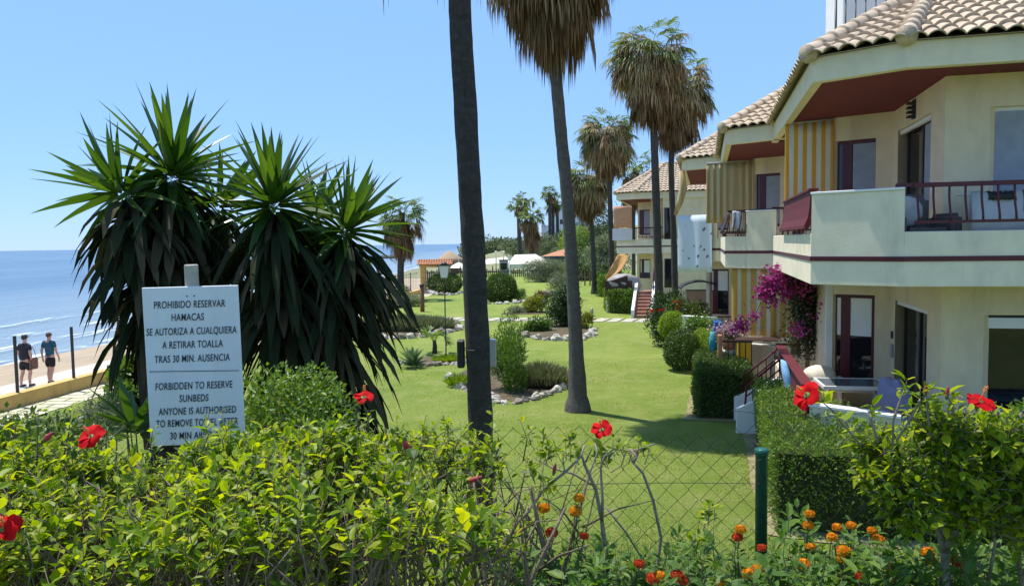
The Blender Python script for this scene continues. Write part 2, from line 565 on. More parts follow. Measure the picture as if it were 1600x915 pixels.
M['hillv'] = leafmat('hill_leaf', [(.09, .13, .05), (.13, .17, .07), (.19, .22, .11)], .6, .2, (1.2, 1.2, .6), .2)
M['petal'] = leafmat('red_petal', [(.58, .006, .010), (.70, .010, .012), (.62, .008, .016)], .7, .35, (1.2, .6, .6), .1)
M['pinkbud'] = leafmat('pink_bud', [(.45, .05, .08), (.55, .09, .10), (.50, .07, .12)], .6, .2, (1.1, .9, .9), .3)
M['orange'] = leafmat('orange_floret', [(.84, .34, .015), (.90, .48, .03), (.78, .22, .012)], .6, .3, (1.1, 1, .8), .2)
M['orangered'] = leafmat('orange_red_floret', [(.70, .07, .02), (.76, .14, .03), (.62, .05, .04)], .6, .3, (1.1, 1, .8), .2)

exec_parts = []

# ------------------------------------------------------------------ terrain, sea, beach
def wallx(y):
    return -14.63 + .1246 * y


def bank(y):
    t = min(1, max(0, (y - 3.25) / 3.6))
    return 2.25 * (1 - t * t * (3 - 2 * t))


def gz(x, y):
    return bank(y) + .05 * mnoise.noise(Vector((x * .18, y * .18, 3))) * (1 if y > 7 else .6)


def grid_sheet(name, xs_of, ys, zf, mat, nx):
    mb = MB()
    vs = []
    for y in ys:
        x0, x1 = xs_of(y)
        for i in range(nx + 1):
            x = x0 + (x1 - x0) * i / nx
            vs.append((x, y, zf(x, y)))
    fs = [(j * (nx + 1) + i, j * (nx + 1) + i + 1, (j + 1) * (nx + 1) + i + 1, (j + 1) * (nx + 1) + i) for j in range(len(ys) - 1) for i in range(nx)]
    mb.add(vs, fs, 0, True)
    return tag(mb.build(name, mat), kind='structure')


LY = [-12, -4, 2] + [3 + .4 * i for i in range(12)] + [8 + 1.5 * i for i in range(60)] + [100, 106]
grid_sheet('lawn', lambda y: (max(wallx(y) + 1.15, -16) if y < 62 else -7, 16), LY, gz, M['lawn'], 40)
WY = [5 + 2.5 * i for i in range(23)]
grid_sheet('paved_walk', lambda y: (wallx(y) + .02, wallx(y) + 1.17), WY, lambda x, y: .02 + bank(y), M['walk'], 2)
PYS = [-20, 0, 10, 20, 30, 40, 50, 62, 80, 110, 150, 220, 320, 420]


def promx(y):
    return -17.3 + .106 * (min(y, 62) - 26) - .02 * max(0, y - 62)


def shorex(y):
    t = [(-20, -34), (20, -28.5), (39, -26), (51, -24.3), (90, -23), (139, -23), (290, -23), (420, -10)]
    for (a, b), (c, d) in zip(t, t[1:]):
        if y <= c: return b + (d - b) * (y - a) / (c - a)
    return -10


grid_sheet('promenade', lambda y: (promx(y), wallx(min(y, 62)) - .25 if y < 63 else -7), [y for y in PYS if y < 63], lambda x, y: -.67, M['prom'], 3)


def sandz(x, y):
    s, p = shorex(y), promx(y)
    t = (p - x) / max(.1, p - s)
    z = -.672 - 1.23 * t ** 1.2 if t > 0 else -.672
    return z + .05 * mnoise.noise(Vector((x * .5, y * .2, 0)))


BY = [-20 + 4 * i for i in range(30)] + [110, 125, 140, 160, 190, 220, 260, 320, 420]
grid_sheet('beach', lambda y: (shorex(y) - 9, promx(y) if y < 62 else -6), BY, sandz, M['sand'], 26)
mb = MB(); mb.add([(-6, 62, -.68), (-6, 420, -.68), (8, 420, -.68), (8, 62, -.68)], [(0, 1, 2, 3)])
tag(mb.build('ground', M['sand']), kind='structure')
mb = MB(); mb.add([(-6.2, -60, -.7), (-6.2, 600, -.7), (900, 600, -.7), (900, -60, -.7)], [(0, 1, 2, 3)])
tag(mb.build('terrain', plain('dry_ground', (.20, .19, .09), .95, .3, .4)), kind='structure')
mb = MB(); mb.add([(-16000, -3000, -1.9), (-16000, 16000, -1.9), (16000, 16000, -1.9), (16000, 420, -1.9), (-4, 420, -1.9), (-4, -3000, -1.9)], [(0, 1, 2, 3, 4, 5)])
tag(mb.build('sea', M['sea']), kind='structure')
mb = MB(); mb.add([(-500, -400, -4), (-500, 500, -4), (900, 500, -4), (900, -400, -4)], [(0, 1, 2, 3)])
tag(mb.build('ground', M['sand']), kind='structure')
# lines of surf
mb = MB()
rng = random.Random(4)
for off, wd, zz in ((-1.0, 2.4, -1.80), (3.4, 1.1, -1.79), (7.5, 1.4, -1.78), (13.5, .9, -1.77)):
    vs = []
    ys = [-20 + 3 * i for i in range(115)]
    for y in ys:
        x = shorex(y) - off + 1.0 * mnoise.noise(Vector((off, y * .05, 1))) + .5 * mnoise.noise(Vector((off, y * .21, 5)))
        k = wd * (1 + .8 * mnoise.noise(Vector((off + 9, y * .08, 2))))
        vs += [(x - k, y, zz), (x, y, zz + .03)]
    mb.add(vs, [(2 * i, 2 * i + 1, 2 * i + 3, 2 * i + 2) for i in range(len(ys) - 1)], 0, True)
tag(mb.build('surf', M['surf']), kind='structure')
# stepping slabs across the lawn
mb = MB()
a, b = G(585, 497.5), G(1062, 502)
L = (b - a).length; n = 23
d = (b - a).normalized(); nn = Vector((-d.y, d.x, 0))
for i in range(n):
    c = a + d * L * (i + .5) / n
    rng2 = random.Random(i)
    w = L / n * .5 - .085; h = .80
    q = [c + d * sx * w * (1 + rng2.uniform(-.08, .06)) + nn * sy * h + d * .10 * sy for sx, sy in ((-1, -1), (1, -1), (1, 1), (-1, 1))]
    mb.prism([(p.x, p.y) for p in q], -.05, gz(c.x, c.y) + .035)
tag(mb.build('stepping_path', M['stone'], bevel=.012), kind='structure')


# headland behind the beach club
def hillz(x, y):
    t = min(1, max(0, (y - 108) / 60)); s = min(1, max(0, (x + 16 + (y - 110) * .03) / 34))
    return -.66 + 5.6 * t * s * s * (3 - 2 * s) + .8 * t * s * mnoise.noise(Vector((x * .08, y * .05, 2))) + 9 * min(1, max(0, (x - 20) / 60)) * t


grid_sheet('hill', lambda y: (-18, 130), [104 + 6 * i for i in range(50)], hillz, plain('hill_earth', (.20, .20, .10), .95, .35, .25, .5, 3), 50)


# ------------------------------------------------------------------ palms
def frond_set(rs, top, n, el, petiole, blade, segs=16, droop=.35, width=.05, spread=1.75, hang=0.0, zr=0.0, rtrunk=.14, trunk_at=None, jit=.25):
    """fan leaves: arrays of blades (5 verts: base pair, mid pair, tip)."""
    V, F = [], []
    base = 0
    for i in range(n):
        az = rs.uniform(0, 2 * math.pi)
        e = rs.uniform(el[0], el[1])
        zz = -zr * rs.uniform(0, 1) ** .9
        o = trunk_at(zz) if trunk_at else Vector(top) + Vector((0, 0, zz))
        h = Vector((math.cos(az), math.sin(az), 0))
        pl = petiole * rs.uniform(.7, 1.15)
        p0 = o + h * rtrunk
        d0 = h * math.cos(e) + Vector((0, 0, math.sin(e)))
        e2 = e - .35 - hang * rs.uniform(.5, 1)
        d1 = h * math.cos(e2) + Vector((0, 0, math.sin(e2)))
        p1 = p0 + d0 * pl * .55
        p2 = p1 + d1 * pl * .45
        side = Vector((-h.y, h.x, 0))
        # petiole as thin strip
        w = .016
        V += [p0 + side * w, p0 - side * w, p1 + side * w, p1 - side * w, p2 + side * w * .8]
        F += [(base, base + 1, base + 3), (base, base + 3, base + 2), (base + 2, base + 3, base + 4)]
        base += 5
        up = side.cross(d1).normalized() * -1
        bl = blade * rs.uniform(.75, 1.1)
        roll = rs.uniform(-.5, .5)
        sd = side * math.cos(roll) + up * math.sin(roll)
        for s in range(segs):
            a = spread * (2 * (s + .5) / segs - 1) + rs.uniform(-.06, .06)
            dr = (d1 * math.cos(a) + sd * math.sin(a)).normalized()
            ln = bl * (1 - .22 * abs(a) / spread) * rs.uniform(.85, 1.08)
            dd = droop * rs.uniform(1 - jit, 1 + jit) + hang * .5
            q0 = p2
            q1 = p2 + dr * ln * .5 + Vector((0, 0, -dd * ln * .13))
            q2 = p2 + dr * ln * .80 + Vector((0, 0, -dd * ln * .45))
            q3 = p2 + dr * ln * (.97 - .12 * dd) + Vector((0, 0, -dd * ln * .85))
            wv = dr.cross(Vector((rs.uniform(-.4, .4), rs.uniform(-.4, .4), 1))).normalized() * width
            V += [q0, q1 + wv * .5, q1 - wv * .5, q2 + wv * .36, q2 - wv * .36, q3]
            F += [(base, base + 2, base + 1), (base + 1, base + 2, base + 4), (base + 1, base + 4, base + 3), (base + 3, base + 4, base + 5)]
            base += 6
    return np.array([tuple(v) for v in V]), np.array(F)


def make_palm(label, base, tops, r0, r1, green=34, dead=70, blade=.85, skirt=2.0, flare=1.8, seed=1, group='tall fan palms in the garden', segs=16, petiole=.95, width=.055, name='palm_tree', rings=None, dead_blade=None, extra=None, half=0, tmat='trunk'):
    """tops: list of points the trunk runs through after its base"""
    rs = random.Random(seed)
    pts = [Vector(base)] + [Vector(t) for t in tops]
    root = empty(name, pts[0])
    tag(root, label, 'palm tree', group)
    off = pts[0]
    # smooth centre line
    path, cum = [], [0]
    for i in range(1, len(pts)): cum.append(cum[-1] + (pts[i] - pts[i - 1]).length)

    def at(t):
        for i in range(1, len(pts)):
            if t <= cum[i] or i == len(pts) - 1:
                f = (t - cum[i - 1]) / (cum[i] - cum[i - 1])
                p0 = pts[max(i - 2, 0)]; p1 = pts[i - 1]; p2 = pts[i]; p3 = pts[min(i + 1, len(pts) - 1)]
                if i - 2 < 0: p0 = p1 - (p2 - p1)
                if i + 1 > len(pts) - 1: p3 = p2 + (p2 - p1)
                return .5 * ((2 * p1) + (p2 - p0) * f + (2 * p0 - 5 * p1 + 4 * p2 - p3) * f * f + (3 * p1 - p0 - 3 * p2 + p3) * f ** 3)
    T = cum[-1]
    N = rings or 90
    vs, n = [], 20
    for i in range(N + 1):
        t = T * i / N
        c = at(t) - off
        r = r0 + (r1 - r0) * (t / T) ** .8
        if flare > 1: r *= 1 + (flare - 1) * (math.exp(-((t / .42) ** 1.3)) if flare < 1.9 else .72 * math.exp(-t / .95) + .28 * math.exp(-((t / .22) ** 2)))
        r *= 1 + .018 * math.sin(t * 9 + seed) + .014 * rs.uniform(-1, 1)
        for j in range(n):
            a = 2 * math.pi * j / n
            k = 1 + .07 * mnoise.noise(Vector((math.cos(a) * 1.6, math.sin(a) * 1.6, t * 2.2 + seed))) + .035 * mnoise.noise(Vector((math.cos(a) * 4, math.sin(a) * 4, t * 7 + seed)))
            vs.append((c.x + r * k * math.cos(a), c.y + r * k * math.sin(a), c.z - (.06 if i == 0 else 0)))
    mb = MB()
    mb.add(vs, [(i * n + j, i * n + (j + 1) % n, (i + 1) * n + (j + 1) % n, (i + 1) * n + j) for i in range(N) for j in range(n)], 0, True)
    mb.build('trunk', M[tmat], root)
    top = at(T) - off
    V, F = frond_set(rs, top, green, (-.35, 1.35), petiole, blade, segs, .45, width, 1.7, .1, .25, r1 * .8)
    npmesh('crown', V, F, M['frond'], root)
    if dead:
        ta = lambda zz: at(max(0, T + zz)) - off
        V, F = frond_set(rs, top, dead, (-1.25, -.15), petiole * .75, dead_blade or blade * .95, segs, .9, width * .8, .75, .75, skirt, r1 * .9, ta)
        V2, F2 = frond_set(rs, top, max(6, dead // 4), (-.6, .25), petiole, blade * .9, segs, 1.15, width * .8, 1.1, .5, .5, r1 * .9)
        F = np.vstack([F, F2 + len(V)]); V = np.vstack([V, V2])
        if half:
            V2, F2 = frond_set(rs, top, half, (-.85, .95), petiole * .9, blade * .95, segs, .7, width * .85, 1.8, .2, skirt * .5, r1 * .9, ta, .6)
            npmesh('dry_fronds', V2, F2, M['frond_tan'], root)
        npmesh('dead_frond_skirt', V, F, M['frond_dry'], root)
    if extra: extra(root, off)
    return root


# A: nearest trunk, runs out of the top of the picture
pa = G(757, 868); ya = pa.y
A = make_palm('nearest palm, dark thick trunk running up out of view', (pa.x, ya, 0),
              [P(750, 640, ya), P(741, 420, ya), P(729, 200, ya), P(718, 0, ya), P(711, -220, ya + .1), P(706, -420, ya + .2)],
              .160, .125, 34, 60, .9, 1.2, 1.75, 3, width=.06)
# B: second trunk with a long brown skirt at the top edge
pb = G(903, 640); yb = pb.y
B = make_palm('palm with swollen pale base alone on the lawn, brown skirt meeting the top edge', (pb.x, yb, 0),
              [P(899, 520, yb), P(888, 330, yb), P(873, 170, yb), P(866, 70, yb), P(860, -110, yb)],
                .150, .135, 40, 230,   .85, 1.25, 2.15, 7, width=.06, petiole=1.1, segs=18, dead_blade=.82, half=60, tmat='trunk_pale')
yc = 34.5
C = make_palm('taller palm of the pair beside the brick red steps, ragged brown crown', (P(1031, 498, yc).x, yc, 0),
              [P(1028, 400, yc), P(1022, 215, yc), P(1016, 78, yc)], .20, .15, 34, 90, 1.0, 1.9, 1.3, 11, width=.075, petiole=1.2, half=110, segs=18, dead_blade=.85)
D = make_palm('thinner palm of the pair, crown lower and further right, before the beige wall', (P(1056, 480, 36).x, 36, 0),
              [P(1053, 380, 36), P(1049, 240, 36), P(1060, 128, 36)], .16, .12, 26, 75, .95, 1.6, 1.2, 12, width=.075, petiole=1.15, half=95, segs=18, dead_blade=.85)
E_ = make_palm('palm with broad brown crown between the tall pair and the lawn trunk', (P(957, 455, 52).x, 52, 0),
               [P(955, 380, 52), P(952, 280, 52), P(948, 206, 52)], .20, .15, 30, 110, 1.2, 1.3, 1.2, 13, width=.10, petiole=1.2, half=110, dead_blade=.95)
pf = G(929, 459)
F_ = make_palm('palm with low shaggy brown crown beside the lawn trunk', (pf.x, pf.y, 0),
               [P(927, 400, pf.y), P(924, 340, pf.y), P(918, 278, pf.y)], .20, .15, 26, 110, 1.15, 1.3, 1.5, 14, width=.10, petiole=1.2, half=110, dead_blade=.95)
G_ = make_palm('green palm crown mostly hidden behind the brown crowns, above the far roof', (P(990, 440, 66).x, 66, 0),
               [P(990, 330, 66), P(992, 262, 66)], .18, .15, 36, 50, 1.25, 1.6, 1.2, 15, width=.1, petiole=1.2)
ph = G(627, 468)
H_ = make_palm('lone palm by the sea fence, green top and round brown skirt', (ph.x, ph.y, 0),
               [P(626, 430, ph.y), P(627, 372, ph.y), P(628, 332, ph.y)], .26, .21, 40, 80, 1.0, 1.7, 1.25, 16, width=.08, petiole=1.05)
for i, (px, py0, py1, y, gr, dd, bl, lab) in enumerate((
        (811, 402, 318, 120, 26, 10, .95, 'far palm with dark trunk, leftmost of the beach club palms'),
        (822, 402, 310, 128, 22, 4, .85, 'far palm with smaller crown just right of the leftmost beach club palm'),
        (831, 414, 338, 104, 36, 60, 1.2, 'far shaggy palm with pale dry skirt over the beach club roofs'),
        (859, 372, 300, 150, 30, 6, 1.2, 'far palm, left stem of the dark trio before the white house'),
        (864, 374, 318, 152, 22, 4, 1.1, 'far palm, short middle stem of the dark trio before the white house'),
        (871, 374, 314, 154, 26, 6, 1.1, 'far palm, right stem of the dark trio before the white house'))):
    b0 = P(px + (2 if i == 0 else 0), py0 + 4, y)
    make_palm(lab, (b0.x, y, min(b0.z, hillz(b0.x, y) if y > 110 else 0)), [P(px, (py0 + py1) / 2, y), P(px - 1, py1, y)], .33, .28, gr, dd, bl, 3.2 if i == 2 else .8, 1.1, 30 + i,
              'far palms around the beach club', 12, 1.1, .14, rings=20)


# ------------------------------------------------------------------ yuccas
def yucca_leaves(rs, c, n, el0, el1, ln, wd, bend, axis=Vector((0, 0, 1))):
    """sword leaves from a head; V-folded strips of five stations"""
    V, F = [], []
    q = Vector((0, 0, 1)).rotation_difference(axis)
    for i in range(n):
        t = (i + .5) / n
        az = i * 2.39996 + rs.uniform(-.25, .25)
        e = el0 + (el1 - el0) * t ** .85 + rs.uniform(-.09, .09)
        h = Vector((math.cos(az), math.sin(az), 0))
        L_ = ln * rs.uniform(.78, 1.08) * (.86 + .14 * math.sin(math.pi * min(1, t * 1.4)))
        w = wd * rs.uniform(.8, 1.12)
        bd = bend * (.3 + 1.2 * t) * rs.uniform(.4, 1.3)
        p = Vector(c) + q @ (h * .05 + Vector((0, 0, .18 * (1 - t))))
        side = q @ Vector((-h.y, h.x, 0))
        tw = rs.uniform(-.5, .5)
        b = len(V)
        prof = (.62, .95, 1.0, .74, .40, 0.0)
        for k in range(6):
            d = q @ (h * math.cos(e) + Vector((0, 0, math.sin(e))))
            up = side.cross(d) * -1
            sd = side * math.cos(tw) + up * math.sin(tw)
            hw = w * prof[k] * .5
            V += [p + sd * hw + up * hw * .45, p, p - sd * hw + up * hw * .45]
            p = p + d * L_ / 5
            e -= bd / 5
        for k in range(5):
            r = b + 3 * k
            F += [(r, r + 1, r + 4, r + 3), (r + 1, r + 2, r + 5, r + 4)]
    return np.array([tuple(v) for v in V]), np.array(F)


def dead_leaves(rs, pts, n, ln, wd, off, out=.34, low=0.0):
    """dead sword leaves folded down along the stem"""
    V, F = [], []
    for i in range(n):
        t = low + (1 - low) * rs.random() ** .75
        k = min(int(t * (len(pts) - 1)), len(pts) - 2); f = t * (len(pts) - 1) - k
        p = pts[k].lerp(pts[k + 1], f) - off
        az = rs.uniform(0, 2 * math.pi)
        h = Vector((math.cos(az), math.sin(az), 0))
        side = Vector((-h.y, h.x, 0))
        e = rs.uniform(-.85, -.05) if t > .7 else rs.uniform(-1.15, -.5)
        L_ = ln * rs.uniform(.6, 1.1); w = wd * rs.uniform(.6, 1.1)
        p = p + h * .07
        b = len(V)
        tw = rs.uniform(-.7, .7)
        for j, pr in enumerate((.6, .95, 1, .8, .0)):
            d = h * math.cos(e) + Vector((0, 0, math.sin(e)))
            up = side.cross(d) * -1
            sd = side * math.cos(tw) + up * math.sin(tw)
            hw = w * pr * .5
            V += [p + sd * hw + up * hw * .3, p, p - sd * hw + up * hw * .3]
            p = p + d * L_ / 4
            e += (-1.52 - e) * out
        for j in range(4):
            r = b + 3 * j
            F += [(r, r + 1, r + 4, r + 3), (r + 1, r + 2, r + 5, r + 4)]
    return np.array([tuple(v) for v in V]), np.array(F)


def yucca(label, base, heads, seed, ndead, low=0.0):
    rs = random.Random(seed)
    root = empty('yucca_plant', base)
    tag(root, label, 'yucca', 'big yuccas behind the notice board')
    off = Vector(base)
    mb = MB()
    dV, dF, n0 = [], [], 0
    for c, ax, n, ln in heads:
        c = Vector(c)
        mid = Vector((off.x + (c.x - off.x) * .55, off.y + (c.y - off.y) * .55, off.z + (c.z - off.z) * .45))
        path = [off.copy(), off.lerp(mid, .5), mid, mid.lerp(c, .5) + Vector((0, 0, .08)), c]
        mb.tube([p - off for p in path], [.17, .14, .12, .10, .08], 10)
        V, F = yucca_leaves(rs, c - off, int(n * 1.25), 1.50, -.85, ln, .082, .30, Vector(ax).normalized())
        npmesh('leaf_rosette', V, F, M['yucca'], root)
        V, F = dead_leaves(rs, path[1:], ndead, (.94 if not low else .72), .088, off, .30, low)
        dV.append(V); dF.append(F + n0); n0 += len(V)
    mb.build('trunk', M['trunk'], root)
    npmesh('dead_leaf_skirt', np.vstack(dV), np.vstack(dF), M['yucca_dead'], root)
    return root


YY = 7.0
yucca('left yucca with two rosettes against the sea, behind the white notice board',
      (P(272, 620, YY).x, YY, .1),
      [(P(268, 292, YY), (.12, -.05, 1), 56, .84), (P(205, 312, YY - .25), (-.80, -.1, .65), 34, .68), (P(330, 335, YY + .5), (.5, .4, .8), 30, .66)], 21, 150, .62)
yucca('right yucca, fuller, with dark hanging leaves down to the shrubs',
      (P(470, 640, YY).x, YY, .1),
      [(P(430, 336, YY), (-.05, -.1, 1), 62, .76), (P(533, 376, YY + .2), (.40, .0, 1), 52, .72), (P(490, 352, YY + .75), (.2, .5, 1), 36, .66)], 22, 430)

# ------------------------------------------------------------------ apartment houses
ANG = -math.atan2(.245, .97)


def mitre(pts, t):
    """offset an open polyline to its left by t"""
    out = []
    n = len(pts)
    for i in range(n):
        p = Vector(pts[i])
        d0 = (p - Vector(pts[i - 1])).normalized() if i > 0 else None
        d1 = (Vector(pts[i + 1]) - p).normalized() if i < n - 1 else None
        if d0 is None: d0 = d1
        if d1 is None: d1 = d0
        n0 = Vector((-d0.y, d0.x)); n1 = Vector((-d1.y, d1.x))
        m = (n0 + n1); m = m / max(.2, m.dot(n0))
        out.append(p + m * t)
    return out


def path_wall(mb, pts, t, z0, z1, segs=None, holes=None, mi=0):
    pts = [Vector(p[:2]) for p in pts]
    q = mitre(pts, t)
    for i in range(len(pts) - 1):
        if segs is not None and i not in segs: continue
        a, b, c, d = pts[i], pts[i + 1], q[i + 1], q[i]
        L_ = (b - a).length
        hs = (holes or {}).get(i, [])
        us = sorted({0.0, 1.0} | {h[0] / L_ for h in hs} | {h[1] / L_ for h in hs})
        zs = sorted({z0, z1} | {h[2] for h in hs} | {h[3] for h in hs})
        for u0, u1 in zip(us, us[1:]):
            run = None
            for k, (za, zb) in enumerate(zip(zs, zs[1:])):
                um, zm = (u0 + u1) / 2 * L_, (za + zb) / 2
                inside = any(h[0] < um < h[1] and h[2] < zm < h[3] for h in hs)
                if not inside:
                    run = (run[0], zb) if run else (za, zb)
                if inside or k == len(zs) - 2:
                    if run:
                        mb.prism([a.lerp(b, u0), a.lerp(b, u1), d.lerp(c, u1), d.lerp(c, u0)], run[0], run[1], mi)
                    run = None


def tile_slope(mb, e0, e1, top, poly, pitch=.235, row=.36, amp=.068, step=.05, lap=.10):
    """barrel tiles over the sloping polygon poly; e0-e1 is its eave, top a point up the slope"""
    e0, e1, top = Vector(e0), Vector(e1), Vector(top)
    sx = (e1 - e0).normalized()
    w = top - e0; w = w - sx * w.dot(sx); ty = w.normalized()
    nz_ = sx.cross(ty)
    if nz_.z < 0: nz_ = -nz_
    P2 = [((p - e0).dot(sx), (p - e0).dot(ty)) for p in (Vector(p) for p in poly)]
    smin, smax = min(p[0] for p in P2), max(p[0] for p in P2)
    tmax = max(p[1] for p in P2)
    bm = bmesh.new()
    ns = int((smax - smin) / pitch) + 1
    ss = [smin + pitch * k / 8 for k in range(ns * 8 + 1)]
    nr = int(tmax / row) + 1
    prev = None
    for r in range(nr):
        off = (r % 2) * 0.0
        lines = []
        for f, hh in ((0.0, step), (1.0, 0.0)):
            t = -lap + r * row + f * row
            vs = []
            for s in ss:
                ph = (s - smin) / pitch
                tile = math.floor(ph)
                wob = .010 * mnoise.noise(Vector((tile * 3.7, r * 5.3, smin)))
                h = amp * abs(math.sin(math.pi * ph)) ** .75 + hh + wob
                vs.append(bm.verts.new((s, t + wob * 1.5 * (1 if f == 0 else 0), h)))
            lines.append(vs)
        if prev:
            for i in range(len(ss) - 1):
                bm.faces.new((prev[i], prev[i + 1], lines[0][i + 1], lines[0][i]))
        for i in range(len(ss) - 1):
            bm.faces.new((lines[0][i], lines[0][i + 1], lines[1][i + 1], lines[1][i]))
        prev = lines[1]
        if r == 0:   # thickness at the eave
            low = [bm.verts.new((v.co.x, v.co.y, v.co.z - .022)) for v in lines[0]]
            back = [bm.verts.new((v.co.x, v.co.y + .3, v.co.z - .03)) for v in lines[0]]
            for i in range(len(ss) - 1):
                bm.faces.new((low[i], low[i + 1], lines[0][i + 1], lines[0][i]))
                bm.faces.new((back[i], back[i + 1], low[i + 1], low[i]))
    n = len(P2)
    cx = sum(p[0] for p in P2) / n; cy = sum(p[1] for p in P2) / n
    for i in range(n):
        a, b = P2[i], P2[(i + 1) % n]
        if abs(a[1]) < 1e-3 and abs(b[1]) < 1e-3: continue
        no = Vector((b[1] - a[1], a[0] - b[0], 0)).normalized()
        if no.dot(Vector((cx - a[0], cy - a[1], 0))) > 0: no = -no
        bmesh.ops.bisect_plane(bm, geom=bm.verts[:] + bm.edges[:] + bm.faces[:], plane_co=(a[0], a[1], 0), plane_no=no, clear_outer=True)
    bm.verts.ensure_lookup_table()
    idx = {v: i for i, v in enumerate(bm.verts)}
    mb.add([e0 + sx * v.co.x + ty * v.co.y + nz_ * v.co.z for v in bm.verts], [[idx[v] for v in f.verts] for f in bm.faces], 0, False)
    bm.free()
    mb.add([Vector(p) - nz_ * .03 for p in poly], [tuple(range(len(poly)))], 1)


def hip_tiles(mb, a, b, r=.125, ln=.36):
    a, b = Vector(a), Vector(b)
    n = int((b - a).length / ln) + 1
    d = (b - a).normalized()
    for k in range(n):
        p = a + d * (k * ln - .06); q = a + d * (k * ln + ln * .98)
        mb.tube([p, p + d * .02, q], [r * 1.16, r * 1.16, r * .84], 12, 0, True, True)


def framed_window(root, p0, p1, z0, z1, depth, mats, panes=1, bar=.06, name='window', blind=0.0, wide=None, curtain=None, dark_left=0):
    """p0-p1 in plan (left to right seen from outside), set back by depth; outward is to the right of p0->p1"""
    a, b = Vector(p0[:2]), Vector(p1[:2])
    d = (b - a).normalized(); n = Vector((-d.y, d.x))
    a = a + n * depth; b = b + n * depth
    L_ = (b - a).length
    fr = MB()

    def bar_(s0, s1, za, zb, t=.05, o=0):
        q0, q1 = a + d * s0 + n * o, a + d * s1 + n * o
        fr.slab(q0, q1, za, zb, t)
    bar_(0, bar, z0, z1); bar_(L_ - bar, L_, z0, z1)
    bar_(bar, L_ - bar, z1 - bar, z1); bar_(bar, L_ - bar, z0, z0 + bar)
    cuts = [bar] + [L_ * (k + 1) / panes for k in range(panes - 1)] + [L_ - bar]
    if wide: cuts = [bar] + [L_ * w for w in wide] + [L_ - bar]
    for c in cuts[1:-1]: bar_(c - bar * (1.3 if wide else .6), c + bar * (1.3 if wide else .6), z0 + bar, z1 - bar, .05, -.006)
    f = fr.build(name, mats, root)
    for s0, s1 in zip(cuts, cuts[1:]):
        pn = MB()
        q0, q1 = a + d * (s0 + .002) + n * .02, a + d * (s1 - .002) + n * .02
        pn.slab(q0, q1, z0 + bar, z1 - bar, .012)
        pn.build('pane', M['glass'], f)
    if blind:
        bl = MB()
        bl.slab(a + d * (bar + .004) + n * .004, b - d * (bar + .004) + n * .004, z1 - bar - blind, z1 - bar - .002, .012)
        bl.build('blind', M['plastic_white'], f)
    if curtain:
        cu = MB()
        s0, s1 = curtain
        k = 24
        pts0 = [a + d * (s0 + (s1 - s0) * i / k) + n * (.012 + .008 * math.sin(i * 2.1) - .02) for i in range(k + 1)]
        vs = [(p.x, p.y, z0 + bar + .01) for p in pts0] + [(p.x, p.y, z1 - bar - .01) for p in pts0]
        cu.add(vs, [(i, i + 1, k + 2 + i, k + 1 + i) for i in range(k)], 0, True)
        cu.build('curtain', M['curtain'], f)
    return f


M['curtain'] = plain('curtain_and_reflection', (.30, .33, .38), .8, .1, 5, .1)

PO = [(0, 7.4), (0, 0), (1.14, -.66), (9, -.66)]            # outline shared by roof, balcony and terrace
WA = [(.86, 7.9), (.86, 4.04), (1.9, 3.54), (1.9, .35), (9, .35)]   # walls behind it
T1, T2, ZE, ZR = (2.5, 3.3), (9, 3.3), 6.60, 8.42
FB, F1 = 3.2, 3.51


class Frame:
    def __init__(s, O): s.O = Vector((O[0], O[1], 0))

    def w(s, a, b, z=0.0):
        q = rot2((a, b), ANG)
        return Vector((s.O.x + q.x, s.O.y + q.y, z))


def belly_bars(mb, pts, z_top, z_low, spacing=.19, bulge=.10, n_in=(0, 0), mi=0):
    """pot-bellied balcony bars along the plan line pts[0]->pts[1]; outward is to the right of it"""
    a, b = Vector(pts[0]), Vector(pts[1])
    d = (b - a).normalized(); o = Vector((d.y, -d.x))
    L_ = (b - a).length
    h = z_top - z_low
    for k in range(int(L_ / spacing) + 1):
        p = a + d * min(L_, .04 + k * spacing)
        pr = [(0, z_top - .02), (.005, z_top - .3 * h), (.35, z_top - .55 * h), (.9, z_top - .8 * h), (1, z_low + .02)]
        mb.tube([(p.x + o.x * bulge * q, p.y + o.y * bulge * q, z) for q, z in pr], .016, 5, mi)
        if k % 5 == 2:
            mb.tube([(p.x + o.x * bulge * .85, p.y + o.y * bulge * .85, z_low + .02), (p.x, p.y, z_low - .10)], .012, 5, mi)
    mid = Vector((0, 0))
    for off, z, th in ((0, z_top, .05), (bulge, z_low, .04)):
        q0, q1 = a + o * (off - .025), b + o * (off - .025)
        mb.slab(q0, q1, z - th / 2, z + th / 2, .05, mi)


